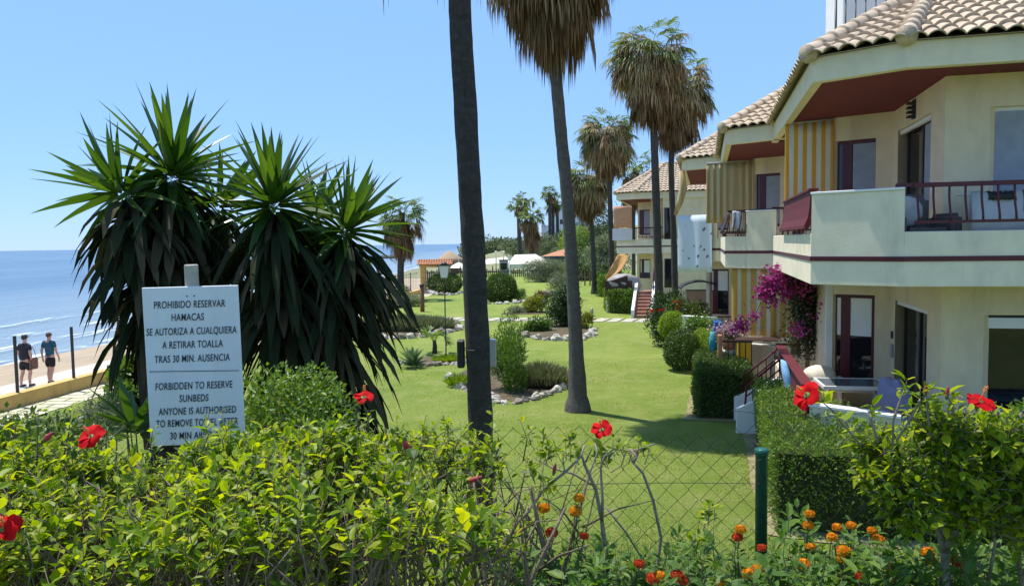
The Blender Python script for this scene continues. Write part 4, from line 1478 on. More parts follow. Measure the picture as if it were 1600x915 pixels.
fp = np.stack([rg.uniform(-.8, .3, k), rg.uniform(-.95, -.6, k), rg.uniform(.5, 1.7, k)], 1)
for f_ in fp:
    small_leaves('flower', f_ + rg.normal(size=(7, 3)) * .03, rg.normal(size=(7, 3)), rg.normal(size=(7, 3)), np.full(7, .09), np.full(7, .07), M['petal'], r_)
p = P(1088, 520, 26); shrub('round_shrub', 'leafy dark shrub below the brick barbecue', 'shrub', (p.x + .2, 27.5, .9), (1.0, .9, .9), 5000, .11, .06, M['boxd'], SG, 65, base=0)

BG = 'flower bed planting on the lawn'


def bed_rocks(label, arc, seed, size=.22, z=0):
    """stones laid along a line of points, each one an object"""
    rs = random.Random(seed)
    pts = [Vector(p) for p in arc]
    cum = [0]
    for a, b in zip(pts, pts[1:]): cum.append(cum[-1] + (b - a).length)
    t = .05
    while t < cum[-1]:
        k = 0
        while k < len(pts) - 2 and t > cum[k + 1]: k += 1
        p = pts[k] + (pts[k + 1] - pts[k]).normalized() * (t - cum[k])
        s = size * .82 * rs.choice((.55, .8, 1.0, 1.2, 1.5)) * rs.uniform(.85, 1.15)
        o = rs.choice(ROCKS).copy(); COL.objects.link(o)
        o.name = 'edging_stone'
        o.location = (p.x, p.y + rs.uniform(-.06, .06), gz(p.x, p.y) + s * .18)
        o.scale = (s * rs.uniform(.85, 1.3), s * rs.uniform(.7, 1), s * rs.uniform(.6, .95)); o.rotation_euler = (rs.uniform(-.3, .3), rs.uniform(-.3, .3), rs.uniform(0, 6))
        tag(o, label, 'stone', label)
        t += s * rs.uniform(1.5, 2.4)


ROCKS = []
for i in range(6):
    mb = MB(); mb.blob((0, 0, 0), (1, 1, 1), 0, 10, 7, .30, 1.7, i + 40)
    for j in range(len(mb.sm)): mb.sm[j] = False
    o = mb.build('edging_stone', (M['stone'], M['stone_d'], M['stone_l'])[i % 3]); COL.objects.unlink(o); ROCKS.append(o)


def soil(name, pts):
    mb = MB(); n = len(pts); c = sum((Vector(p) for p in pts), Vector((0, 0, 0))) / n
    mb.add([(c.x, c.y, gz(c.x, c.y) + .07)] + [(p[0], p[1], gz(p[0], p[1]) + .012) for p in pts], [(0, 1 + i, 1 + (i + 1) % n) for i in range(n)], 0, True)
    return tag(mb.build(name, M['soil']), kind='structure')


def oval(c, rx, ry, n=26, a0=0, a1=2 * math.pi, rz=0):
    out = []
    for i in range(n):
        a = a0 + (a1 - a0) * i / (n - 1 if a1 - a0 < 6.2 else n)
        q = rot2((rx * math.cos(a), ry * math.sin(a)), rz)
        out.append(Vector((c[0] + q.x, c[1] + q.y, 0)))
    return out


# bed with lamp, agave and young palm
cA = G(675, 568); cA = (cA.x, cA.y + .6)
soil('flower_bed', oval(cA, 1.15, .95))
bed_rocks('rough pale stone edging the bed with the street lamp', oval(cA, 1.22, 1.0, 22, math.pi, 2.12 * math.pi), 1, .12)


def agave(label, c, n, ln, wd, seed, mat='agave', name='agave_plant', cat='agave', el=(1.35, .25)):
    root = empty(name, c); tag(root, label, cat)
    V, F = yucca_leaves(random.Random(seed), (0, 0, .02), n, el[0], el[1], ln, wd, .15)
    npmesh('leaf_rosette', V, F, M[mat], root); return root


p = G(645, 575); agave('spiky blue green agave at the left end of the lamp bed', (p.x, p.y + .1, .02), 44, .62, .13, 71)
p = G(678, 553)
pr = empty('young_palm', (p.x, p.y + .2, .0)); tag(pr, 'young bright green fan palm beside the lamp post', 'palm')
mb = MB(); mb.tube([(0, 0, -.05), (.02, 0, .25), (0, 0, .48)], [.09, .08, .06], 10); mb.build('trunk', M['trunk'], pr)
V, F = frond_set(random.Random(5), (0, 0, .48), 15, (.05, 1.2), .42, .45, 12, .2, .05, 1.5, 0, .05, .05)
M['frond_bright'] = leafmat('bright_frond', [(.11, .19, .03), (.17, .26, .04), (.24, .30, .05)], .5, .35)
npmesh('crown', V, F, M['frond_bright'], pr)
p = G(698, 565); blades('ground_plant', 'low lime green plants at the lamp foot', 'plant', (p.x + .1, p.y + .1, .03), (.55, .4), 700, .22, .04, M['bright'], BG, 72, .8)
# bed beside the nearest trunk: oleander-like shrub and lavender
p = G(800, 600)
cB = (p.x + .1, p.y + .3)
arcB = [G(x, y) for x, y in ((700, 590), (722, 606), (745, 618), (775, 628), (805, 629), (835, 623), (860, 614), (880, 606), (884, 598))]
soil('flower_bed', [G(x, y) for x, y in ((705, 590), (745, 616), (805, 626), (860, 611), (880, 602), (870, 585), (820, 572), (740, 572))])
bed_rocks('rough pale stone edging the bed behind the nearest trunk', arcB, 2, .14)
q = G(795, 616); shrub('oleander', 'bushy bright green oleander right of the nearest trunk', 'shrub', (q.x - .02, q.y + .55, .84), (.62, .6, .92), 5600, .115, .026, M['olean'], BG, 73, base=.0, up=.75, rand=.4)
q = G(848, 605); blades('lavender_clump', 'grey green lavender clump between oleander and pale trunk', 'lavender', (q.x, q.y + .35, .02), (.55, .5), 2600, .62, .016, M['lav'], BG, 74, .7)
q = G(725, 605); blades('ground_plant', 'small green plant at the left foot of the nearest trunk', 'plant', (q.x - .15, q.y + .3, .02), (.3, .3), 400, .35, .04, M['bright'], BG, 75, .8)
# bed with the dark rounded shrub
soil('flower_bed', [G(x, y) for x, y in ((812, 520), (860, 530), (915, 530), (926, 518), (905, 505), (850, 505))])
bed_rocks('rough pale stone edging the bed with the dark round shrub', [G(x, y) for x, y in ((811, 520), (822, 527), (850, 531), (880, 532), (908, 531), (922, 525), (930, 516))], 3, .20)
q = G(884, 512); shrub('round_shrub', 'dark dense shrub half hidden by the swollen based palm', 'shrub', (q.x, q.y + .6, .95), (.95, .95, .95), 9000, .12, .055, M['dkbush'], BG, 76, base=0)
q = G(848, 520); shrub('succulent_bush', 'low yellow green succulents in front of the dark dense shrub', 'plant', (q.x, q.y + .5, .22), (.95, .5, .32), 3000, .13, .06, M['olean'], BG, 77, base=0)
q = G(918, 515); shrub('succulent_bush', 'small lime green plant right of the dark dense shrub', 'plant', (q.x, q.y + .4, .3), (.35, .35, .35), 800, .14, .06, M['yellow_leaf'], BG, 78, base=0)
q = G(868, 470); shrub('grey_shrub', 'open grey green shrub rising behind the dark dense shrub', 'shrub', (q.x + .6, q.y + 1, 1.0), (1.1, .9, 1.0), 3200, .14, .045, M['grey'], BG, 79, base=0)
# long lavender bed
soil('flower_bed', [G(x, y) for x, y in ((560, 522), (600, 530), (700, 518), (716, 512), (690, 503), (600, 503))])
bed_rocks('rough pale stone edging the long lavender bed beside the yuccas', [G(x, y) for x, y in ((566, 524), (585, 529), (620, 529), (655, 527), (690, 521), (708, 517), (720, 512), (708, 506))], 4, .20)
q = G(630, 520); blades('lavender_row', 'long row of grey green lavender beside the yuccas', 'lavender', (q.x, q.y + .9, .02), (2.1, .75), 7000, .72, .03, M['lav'], BG, 80, .35)
# bed of the lone palm
soil('flower_bed', oval((ph.x + .1, ph.y - 1.2), 1.9, 2.4))
bed_rocks('rough pale stone around the lone palm by the sea fence', oval((ph.x + .1, ph.y - 1.2), 2.0, 2.5, 18, math.pi * 1.05, 1.75 * math.pi), 5, .22)
for i, (x, y, rr, zz, m_, lab) in enumerate(((612, 482, .9, .55, 'grey', 'sprawling grey green shrub left of the lone palm'), (640, 480, 1.0, .7, 'lav', 'sprawling shrub right of the lone palm'), (622, 472, .8, .9, 'boxd', 'darker shrub at the foot of the lone palm'))):
    q = G(x, y); shrub('low_shrub', lab, 'shrub', (q.x, q.y + .6, zz * .5), (rr, .9, zz * .7), 2600, .15, .05, M[m_], BG, 81 + i, base=0)
# shrubs on the far lawn
q = G(694, 458); shrub('round_shrub', 'round dark shrub right of the tiled gateway', 'shrub', (q.x, q.y + .8, .70), (1.40, 1.2, .85), 8000, .13, .06, M['boxd'], BG, 85, base=0, lumps=1)
bed_rocks('rough pale stone under the round dark shrub near the gateway', [G(x, y) for x, y in ((668, 457), (680, 460), (695, 461), (712, 460), (722, 457))], 6, .22)
q = G(782, 472); shrub('round_shrub', 'broad dark green shrub just right of the nearest trunk on the far lawn', 'shrub', (q.x, q.y + .9, .85), (1.10, 1.0, 1.0), 9000, .13, .06, M['boxd'], BG, 86, base=0, lumps=1)
q = G(810, 471); shrub('low_shrub', 'small green shrub right of the broad dark green shrub', 'shrub', (q.x, q.y + .5, .4), (.55, .5, .45), 1600, .13, .05, M['olean'], BG, 87, base=0)
bed_rocks('rough pale stone in front of the broad dark green shrub on the far lawn', [G(x, y) for x, y in ((748, 474), (765, 475), (785, 475), (805, 474), (824, 471))], 7, .18)
q = G(836, 490)
soil('flower_bed', oval((q.x - .4, q.y + .3), 1.5, .9))
shrub('croton_bush', 'lime yellow bush in a small round bed on the far lawn', 'shrub', (q.x - .05, q.y + .5, .45), (.62, .55, .45), 2400, .13, .06, M['yellow_leaf'], BG, 88, base=0)
M['redleaf'] = leafmat('bronze_leaf', [(.10, .05, .03), (.14, .09, .03), (.16, .07, .05)], .5, .25)
shrub('croton_bush', 'bronze leaved bush behind the lime yellow bush', 'shrub', (q.x + .35, q.y + 1.0, .75), (.55, .5, .4), 1600, .13, .06, M['redleaf'], BG, 89, base=0)
shrub('low_shrub', 'grey low plants left of the lime yellow bush', 'plant', (q.x - 1.1, q.y + .35, .15), (.7, .5, .22), 1200, .12, .05, M['grey'], BG, 90, base=0)
q = G(848, 441); shrub('grey_shrub', 'big pale grey green shrub below the beach club roofs', 'shrub', (q.x, q.y + 1, .9), (2.3, 1.5, 1.1), 7000, .2, .06, M['grey'], BG, 91, base=0)
q = G(868, 441); shrub('grey_shrub', 'pale shrub half behind the swollen based palm, far lawn', 'shrub', (q.x + .8, q.y + 2, .9), (1.8, 1.2, .9), 4500, .2, .07, M['lav'], BG, 92, base=0)
for x, y, s, lab in ((858, 463, .55, 'pale boulder on the far lawn, left of the open grey shrub'), (866, 443, .5, 'pale boulder at the far end of the lawn behind the trunk'), (742, 470, .35, 'pale boulder touching the nearest trunk on the far lawn')):
    q = G(x, y); o = ROCKS[1].copy(); COL.objects.link(o); o.name = 'boulder'; o.location = (q.x, q.y, .1); o.scale = (s, s * .8, s * .7); tag(o, lab, 'boulder', 'pale boulders on the lawn')
# shrubs between the far lawn and the farthest house
for i, (x, y, yy, rr, zz, m_, lab) in enumerate((
        (905, 437, 78, 2.2, 1.4, 'hillv', 'leafy shrub left of the low shaggy palm'),
        (917, 428, 88, 3.0, 2.6, 'dkbush', 'dark tree-like shrub below the white hill house'),
        (940, 425, 80, 2.4, 2.0, 'hillv', 'shrub right of the low shaggy palm'),
        (938, 360, 95, 3.4, 4.2, 'dkbush', 'large dark tree beside the farthest house'),
        (902, 385, 110, 3.6, 2.6, 'bright', 'lime green shrub under the white hill house'),
        (948, 400, 70, 2.2, 1.8, 'grey', 'grey shrub left of the farthest house balcony'))):
    q = P(x, y, yy); shrub('garden_shrub', lab, 'shrub', (q.x, yy, max(.8, q.z)), (rr, 1.8, zz), 3800, .30, .13, M[m_], 'shrubs at the far garden end', 100 + i, base=0)
# hill shrubs
rs = random.Random(77)
HS = [(750, 391, 230, 12), (768, 396, 190, 9), (790, 398, 190, 9), (806, 397, 170, 7), (815, 388, 160, 6), (826, 392, 150, 6), (838, 392, 150, 6), (846, 384, 160, 6.5), (856, 390, 140, 5), (868, 388, 150, 5.5), (880, 386, 145, 5.5), (892, 380, 150, 6), (905, 374, 150, 6), (918, 368, 160, 7), (932, 362, 165, 7), (945, 372, 150, 6), (778, 388, 260, 9), (836, 402, 125, 3.5), (882, 398, 125, 4), (897, 404, 120, 4), (866, 379, 170, 5)]
HL = ['rounded hazy green bush on the slope behind the beach club']
for i, (x, y, yy, rr) in enumerate(HS):
    q = P(x, y, yy)
    shrub('hill_bush', HL[0], 'bush', (q.x, yy, q.z), (rr * .62, rr * .5, rr * .36), 2600, rr * .075, rr * .04, M['hillv' if i % 3 else 'grey'], 'bushes on the hill behind the beach club', 120 + i, base=min(q.z - rr * .36, hillz(q.x, yy)), stems=4)  # distance haze put into the paler grey green leaf colours

# bougainvillea between the first and second house
def boug():
    root = empty('bougainvillea', w1(.55, 5.6, .0)); tag(root, 'bougainvillea with magenta bracts climbing between the first and second house', 'bougainvillea')
    O = root.location
    line = [P(1262, 545, 17.4), P(1258, 500, 17.4), P(1262, 460, 17.3), P(1245, 448, 17.0), P(1225, 440, 16.8), P(1205, 440, 16.6), P(1195, 460, 16.4)]
    rg = rnd(31)
    pos, sz = [], []
    for a, b, wd, n in ((0, 1, .36, 1500), (1, 2, .30, 1400), (2, 3, .26, 1000), (3, 4, .17, 600), (4, 5, .15, 420), (5, 6, .14, 260)):
        t = rg.uniform(0, 1, (n, 1)); A, B = np.array(line[a]), np.array(line[b])
        pos.append(A + (B - A) * t + rg.normal(size=(n, 3)) * wd * np.array([.62, .5, .62]))
    pos = np.vstack(pos) - np.array(O); n = len(pos)
    small_leaves('foliage', pos, rg.normal(size=(n, 3)) + np.array([0, 0, -.2]), rg.normal(size=(n, 3)), .085 * rg.uniform(.6, 1.2, n), .055 * rg.uniform(.7, 1.2, n), M['bougl'], root)
    cl = [(1212, 425, 70, .10), (1205, 440, 190, .15), (1192, 457, 200, .12), (1205, 452, 120, .12), (1218, 440, 90, .13), (1235, 452, 60, .12), (1228, 462, 90, .08), (1206, 470, 70, .1), (1178, 490, 60, .12), (1160, 507, 90, .12), (1152, 513, 70, .1), (1245, 445, 45, .2), (1262, 446, 40, .2), (1248, 515, 60, .12), (1270, 490, 20, .25)]
    ps = []
    for x, y, k, s in cl: ps.append(np.array(P(x, y, 16.35)) + rg.normal(size=(k, 3)) * s * np.array([.75, .7, .75]))
    ps = np.vstack(ps) - np.array(O); n = len(ps)
    small_leaves('bract', ps, rg.normal(size=(n, 3)), rg.normal(size=(n, 3)) + np.array([0, -.6, .5]), .075 * rg.uniform(.7, 1.2, n), .06 * rg.uniform(.8, 1.2, n), M['boug'], root)
    mb = MB()
    mb.tube([Vector((.1, 0, -.05))] + [p - O for p in line], [.05, .045, .04, .035, .03, .022, .016, .01], 6)
    mb.tube([line[5] - O, P(1180, 490, 16.4) - O, P(1158, 510, 16.4) - O], [.015, .012, .008], 5)
    mb.tube([line[1] - O, P(1280, 470, 17.3) - O], [.02, .01], 5)
    mb.build('stem', M['bark'], root)


boug()


# ------------------------------------------------------------------ foreground: hibiscus hedge, bare branches, lantana
class Shoots:
    """leafy shoots: woody stems with leaves set alternately along them"""
    def __init__(s, seed, O): s.rs = random.Random(seed); s.p, s.d, s.n, s.l, s.w = [], [], [], [], []; s.tub = MB(); s.O = Vector(O)

    def leaf(s, p, d, n, l, w):
        s.p.append(p - s.O); s.d.append(d); s.n.append(n); s.l.append(l); s.w.append(w)

    def shoot(s, a, b, nl, size, t0=.3, r=.0035, bend=.06, aspect=.56):
        rs = s.rs; a, b = Vector(a), Vector(b)
        m_ = a.lerp(b, .5) + Vector((rs.uniform(-bend, bend), rs.uniform(-bend, bend), rs.uniform(-.3, .6) * bend))
        pts = [a, a.lerp(m_, .5) + (m_ - a) * .04, m_, m_.lerp(b, .5) + Vector((0, 0, bend * .1)), b]
        s.tub.tube([p - s.O for p in pts], [r, r * .9, r * .75, r * .55, r * .3], 5)
        for i in range(nl):
            t = t0 + (1 - t0) * (i + rs.random() * .6) / nl
            k = min(3, int(t * 4)); f = t * 4 - k
            p = pts[k].lerp(pts[k + 1], f); d = (pts[k + 1] - pts[k]).normalized()
            az = i * 2.4 + rs.uniform(-.5, .5)
            o = d.orthogonal().normalized(); o.rotate(Matrix.Rotation(az, 3, d))
            o = (o + Vector((0, 0, .25))).normalized()
            dr = (d * rs.uniform(.15, .7) + o + Vector((rs.uniform(-.3, .3), rs.uniform(-.3, .3), rs.uniform(-.35, .2)))).normalized()
            nn = Vector((rs.uniform(-.6, .6), rs.uniform(-.6, .6), 1.0)) + d * .5
            l = size * rs.uniform(.55, 1.2) * (1.05 - .35 * max(0, t - .7) / .3)
            s.leaf(p + dr * .006, dr, nn, l, l * aspect * rs.uniform(.8, 1.15))

    def build(s, root, mat, stem_mat, fol='foliage'):
        leaves(fol, np.array([tuple(p) for p in s.p]), np.array([tuple(p) for p in s.d]), np.array([tuple(p) for p in s.n]), np.array(s.l), np.array(s.w), mat, root)
        s.tub.build('stem', stem_mat, root)


def flower_mesh():
    V, F = [], []
    for k in range(5):
        a = 2 * math.pi * k / 5
        h = Vector((math.cos(a), math.sin(a), 0)); sd = Vector((-h.y, h.x, 0))
        b = len(V); rows = 6
        for i in range(rows):
            t = i / (rows - 1)
            w = (.14 + .72 * math.sin(min(1, t * 1.12) * math.pi * .62) ** 1.1) * .62 * (1 if t < .99 else .72)
            z = .34 * t - .34 * t * t * 1.25 + .18 * t
            for j in range(5):
                u = j / 2 - 1
                rf = .05 * math.sin(t * 7 + j * 2.2 + k * 1.7) * t
                V.append(h * t * (1 - .10 * u * u * t) + sd * u * w + Vector((0, 0, z + rf - .06 * (1 - u * u) * t + .05 * u)))
        F += [(b + i * 5 + j, b + i * 5 + j + 1, b + i * 5 + j + 6, b + i * 5 + j + 5) for i in range(rows - 1) for j in range(4)]
    return np.array([tuple(v) for v in V]) * .052, np.array(F)


FLV, FLF = flower_mesh()
M['sepal'] = plain('green_sepal', (.10, .16, .03), .6, .1)
M['stamen'] = plain('stamen', (.75, .25, .06), .6, .2)


def add_flower(root, p, axis, size=1.0, roll=0.0):
    q = Vector((0, 0, 1)).rotation_difference(Vector(axis).normalized())
    wr = np.array([[mnoise.noise(Vector(v) * 26 + Vector((p[0] * 9, p[1] * 5, j * 7))) for j in range(3)] for v in FLV])
    cup = 1 + 1.1 * (hash((round(p[0], 3), round(p[2], 3))) % 100) / 100
    o = npmesh('flower', (FLV * np.array([1, 1, cup]) + wr * .012) * size, FLF, M['petal'], root, True)
    o.rotation_mode = 'QUATERNION'; o.rotation_quaternion = q @ Matrix.Rotation(roll, 3, 'Z').to_quaternion()
    o.location = Vector(p) - root.location
    mb = MB(); mb.tube([(0, 0, 0), (.003, 0, .03), (.006, 0, .058)], [.003, .0022, .0018], 6)
    for i in range(14):
        a = i * 2.4; z = .034 + .0018 * i
        mb.tube([(.004, 0, z), (.004 + .007 * math.cos(a), .007 * math.sin(a), z + .004)], [.0007, .0016], 4)
    mb.build('stamen', M['stamen'], o)
    mb = MB(); mb.lathe([(.002, -.030), (.007, -.022), (.010, -.008), (.012, .006), (.008, .007)], n=8); mb.build('calyx', M['sepal'], o)
    return o


def add_bud(root, p, axis, size=1.0):
    q = Vector((0, 0, 1)).rotation_difference(Vector(axis).normalized())
    mb = MB(); mb.lathe([(.003, -.024), (.008, -.016), (.011, .0), (.012, .014), (.009, .034), (.004, .050), (.001, .055)], n=10)
    mb.v = [tuple(Vector(v) * size) for v in mb.v]
    o = mb.build('closed_flower', M['pinkbud'], root); o.rotation_mode = 'QUATERNION'; o.rotation_quaternion = q; o.location = Vector(p) - root.location
    mb = MB(); mb.lathe([(.002, -.034), (.009, -.024), (.011, -.008), (.010, -.006)], n=8); mb.v = [tuple(Vector(v) * size) for v in mb.v]
    mb.build('calyx', M['sepal'], o)


# long hedge across the left and middle
hh = empty('hibiscus_hedge', (-1.0, 2.75, 2.25)); tag(hh, 'long sunlit hibiscus hedge filling the lower left, yellow green leaves over bare stems', 'hedge')
S = Shoots(5, hh.location); rs = S.rs
for i in range(3600):
    x = rs.uniform(-2.7, -.03); y = rs.uniform(2.1, 3.25) if i < 2700 else rs.uniform(2.75, 3.3)  # later shoots are back fill, added to keep sun off the hedge front
    zt = 3.12 - .025 * math.exp(-((x + 1.15) / .3) ** 2) + .05 * math.sin(x * 5.1 + y * 2) + .11 * mnoise.noise(Vector((x * 3, y * 3, 1))) - (.05 if x < -1.3 else 0)
    if (i >= 2700 and x > -.55) or (x > -.28 and rs.random() < .55): continue
    if x > -.5: zt -= (x + .5) * .08
    deep = rs.random()
    dz = (0 if deep < .74 else rs.uniform(.03, .40) * (1 if rs.random() < .75 else 1.5)) if i < 2700 else rs.uniform(.04, .6)
    if x > -.45 and dz > .2 and rs.random() < .7: continue
    tip = Vector((x, y, zt - dz + rs.uniform(-.05, .045)))
    if rs.random() < .035: tip.z += rs.uniform(.04, .13)
    ln = rs.uniform(.14, .30)
    bs = tip - Vector((rs.uniform(-.1, .1), rs.uniform(-.08, .10), ln))
    if dz > .08 and y < 2.6 and rs.random() < .80: continue
    if mnoise.noise(Vector((x * 2.6, y * 2.0, 7))) > .32 and rs.random() < .75: continue
    S.shoot(bs, tip, rs.randint(6, 9), rs.uniform(.036, .060) * (1.25 if rs.random() < .15 else 1), .38, .0028, .06, rs.choice((.45, .52, .62)))
for i in range(150):     # woody stems
    x = rs.uniform(-2.6, .25); y = rs.uniform(2.35, 3.2)
    a = Vector((x + rs.uniform(-.15, .15), y, 2.2)); b = Vector((x + rs.uniform(-.3, .3), y + rs.uniform(-.25, .2), 3.0))
    m_ = a.lerp(b, .5) + Vector((rs.uniform(-.1, .1), rs.uniform(-.06, .06), 0))
    r = rs.choice((.004, .006, .006, .009, .013))
    S.tub.tube([p - S.O for p in (a, a.lerp(m_, .6), m_, m_.lerp(b, .6), b)], [r, r * .95, r * .85, r * .7, r * .5], 6)
    for k in range(3):
        t = rs.uniform(.3, .9); p = a.lerp(b, t); e = p + Vector((rs.uniform(-.25, .25), rs.uniform(-.2, .15), rs.uniform(.02, .25)))
        S.tub.tube([p - S.O, p.lerp(e, .5) - S.O + Vector((0, 0, .02)), e - S.O], [r * .5, r * .4, .0015], 5)
# raised shoots over the skyline of the hedge
for x, y0, y1, Y in ((575, 690, 640, 3.2), (112, 680, 632, 3.0), (60, 700, 640, 2.8), (42, 690, 648, 3.0), (620, 690, 655, 3.2), (665, 700, 648, 3.2), (700, 690, 650, 3.25), (770, 690, 632, 3.2), (812, 690, 655, 3.1), (240, 700, 665, 2.9), (345, 700, 640, 3.0), (365, 700, 655, 2.9), (465, 690, 648, 3.2)):
    S.shoot(P(x + rs.uniform(-12, 12), y0 + 30, Y), P(x, y1, Y), 9, .042, .25, .003, .03)
S.build(hh, M['hib'], M['bark'])
M['old'] = leafmat('yellowing_leaf', [(.45, .36, .02), (.55, .42, .03), (.5, .30, .03)], .5, .4, (1.2, 1.1, .6))
rg = rnd(3); n = 60
leaves('yellow_leaf', np.stack([rg.uniform(-1.6, 1.1, n), rg.uniform(-.6, .3, n), rg.uniform(.5, .86, n)], 1), rg.normal(size=(n, 3)), rg.normal(size=(n, 3)) + np.array([0, 0, 1.2]), rg.uniform(.03, .055, n), rg.uniform(.02, .032, n), M['old'], hh)
for x, y, Y, ax, s, ro in ((143, 683, 2.62, (-.15, -.6, .7), .95, .3), (6, 828, 2.15, (.2, -.6, .8), .95, .8), (568, 622, 3.15, (.1, -.35, 1), .85, .95)):
    add_flower(hh, P(x, y, Y), ax, s, ro)
S2 = MB(); S2.tube([P(568, 628, 3.15) - hh.location, P(576, 660, 3.15) - hh.location, P(578, 700, 3.15) - hh.location], .0028, 5); S2.build('flower_stalk', M['sepal'], hh)
for x, y, Y, ax in ((633, 690, 3.0, (.1, -.1, -1)), (641, 704, 2.95, (-.3, -.3, .9)), (736, 750, 2.75, (.9, -.3, .4)), (72, 685, 2.7, (.8, -.3, .6))):
    add_bud(hh, P(x, y, Y), ax, .85)

# bare, half leafless shrub in the middle
ms = empty('hibiscus_shrub', P(950, 960, 2.85)); tag(ms, 'half bare hibiscus with crooked grey branches in front of the wire fence', 'shrub')
S = Shoots(8, ms.location)
for pts, r in ((((955, 930), (948, 860), (942, 813), (929, 765), (913, 726), (908, 706)), .010), (((942, 813), (943, 780), (942, 759), (939, 730), (945, 712), (962, 700)), .006), (((926, 757), (897, 740), (864, 731), (835, 715)), .005),
               (((760, 890), (800, 830), (819, 804), (852, 762), (884, 736), (906, 713), (914, 695)), .008), (((1027, 915), (1029, 884), (1032, 839), (1019, 781), (1006, 739), (990, 723), (984, 707), (1006, 699), (1024, 693)), .007), (((990, 723), (996, 712), (984, 700)), .008),
               (((945, 791), (980, 833), (1006, 878), (1010, 910)), .005), (((819, 804), (839, 829), (839, 852), (890, 900)), .005), (((962, 700), (978, 704), (972, 728), (955, 738)), .004), (((913, 726), (925, 700), (938, 690)), .004),
               (((884, 736), (880, 715), (881, 705)), .003), (((929, 765), (920, 740), (932, 705), (928, 692)), .004), (((962, 700), (985, 704), (1006, 699)), .004), (((730, 915), (790, 880), (830, 850), (870, 838)), .004)):
    Y0 = 2.85 + .1 * math.sin(pts[0][0])
    q = [P(x + S.rs.uniform(-2, 2), y, Y0 + S.rs.uniform(-.03, .03)) for x, y in pts]
    S.tub.tube([p - S.O for p in q], [r * (1 - .55 * i / (len(q) - 1)) for i in range(len(q))], 7)
for x, y, k, sp in ((850, 690, 9, .05), (838, 720, 10, .06), (850, 745, 9, .05), (865, 700, 6, .05), (838, 668, 4, .04), (890, 672, 8, .05), (895, 690, 6, .04), (915, 690, 6, .04), (948, 690, 10, .05), (970, 692, 7, .04), (1000, 690, 4, .03), (1020, 690, 3, .02), (835, 780, 8, .06), (822, 800, 6, .05), (950, 705, 5, .04), (842, 760, 6, .06), (1095, 800, 10, .08), (1110, 790, 9, .06), (1085, 830, 10, .07)):
    for j in range(max(2, k // 3)):
        c = P(x + S.rs.uniform(-12, 12), y + S.rs.uniform(-8, 8), 2.85)
        S.shoot(c - Vector((S.rs.uniform(-.03, .03), 0, .07)), c, 5, .042, .1, .002, .02)
S.build(ms, M['hib'], M['bark_pale'])
add_flower(ms, P(940, 672, 2.85), (-.25, -.55, .7), .82, .5)
for x, y in ((993, 714), (866, 735)): add_bud(ms, P(x, y, 2.85), (.2, -.2, 1), .6)

# hibiscus bush at the right
rb = empty('hibiscus_shrub', P(1474, 960, 2.6)); tag(rb, 'leafy hibiscus bush at the lower right with two red blooms and a pale forked trunk', 'shrub')
S = Shoots(12, rb.location); rs = S.rs
cen = [P(1480, 720, 2.65), P(1560, 710, 2.7), P(1400, 740, 2.6), P(1470, 665, 2.6), P(1570, 680, 2.55), P(1360, 690, 2.65), P(1620, 740, 2.6), P(1530, 790, 2.6), P(1420, 790, 2.55), P(1640, 820, 2.6)]
rad = [.21, .19, .15, .13, .15, .10, .20, .16, .12, .16]
for i in range(880):
    k = rs.choices(range(len(cen)), [r * r for r in rad])[0]
    d = Vector((rs.gauss(0, 1), rs.gauss(0, 1) - .3, rs.gauss(.35, 1))).normalized()
    tip = cen[k] + d * rad[k] * rs.uniform(.7, 1.06)
    S.shoot(tip - d * rs.uniform(.07, .14) - Vector((0, 0, .05)), tip, rs.randint(6, 8), rs.uniform(.030, .054), .1, .0022, .025, rs.choice((.45, .52, .6)))
for pts in (((1345, 695), (1320, 665), (1300, 640), (1285, 628)), ((1395, 700), (1395, 660), (1408, 620), (1415, 604)), ((1372, 690), (1362, 660), (1360, 645)), ((1455, 690), (1450, 650), (1446, 618)), ((1480, 680), (1490, 640), (1482, 622)), ((1580, 690), (1590, 660), (1598, 640)), ((1400, 690), (1430, 640), (1438, 622))):
    q = [P(x, y, 2.55) for x, y in pts]
    S.tub.tube([p - S.O for p in q], [.0045, .004, .003, .002][:len(q)], 5)
    for a, b in zip(q[1:], q[2:] + [q[-1] + Vector((0, 0, .03))]): S.shoot(a, b, 4, .05, .1, .002, .01)
for pts, r in ((((1474, 960), (1478, 900), (1476, 860), (1462, 810), (1440, 760), (1410, 720)), .017), (((1476, 860), (1496, 820), (1505, 770), (1500, 720), (1520, 690)), .014), (((1490, 842), (1510, 868), (1525, 880)), .008), (((1462, 810), (1480, 840), (1500, 850)), .007), (((1496, 820), (1540, 780), (1580, 740)), .010), (((1462, 810), (1430, 790), (1400, 760)), .007), (((1600, 950), (1590, 860), (1570, 790), (1560, 720)), .010), (((1540, 930), (1555, 850), (1545, 780)), .007)):
    q = [P(x, y, 2.62 + rs.uniform(-.03, .03)) for x, y in pts]
    S.tub.tube([p - S.O for p in q], [r * (1 - .5 * i / (len(q) - 1)) for i in range(len(q))], 8)
S.build(rb, M['hib'], M['bark_pale'])
add_flower(rb, P(1262, 618, 2.5), (-.75, -.35, .5), .95, .1)
add_flower(rb, P(1530, 628, 2.5), (.1, -.35, .8), .9, .7)
S2 = MB(); S2.tube([P(1262, 620, 2.5) - rb.location, P(1285, 628, 2.55) - rb.location], .0026, 5); S2.build('flower_stalk', M['sepal'], rb)
for x, y in ((1446, 612), (1480, 616)): add_bud(rb, P(x, y, 2.55), (0, -.2, 1), .55)


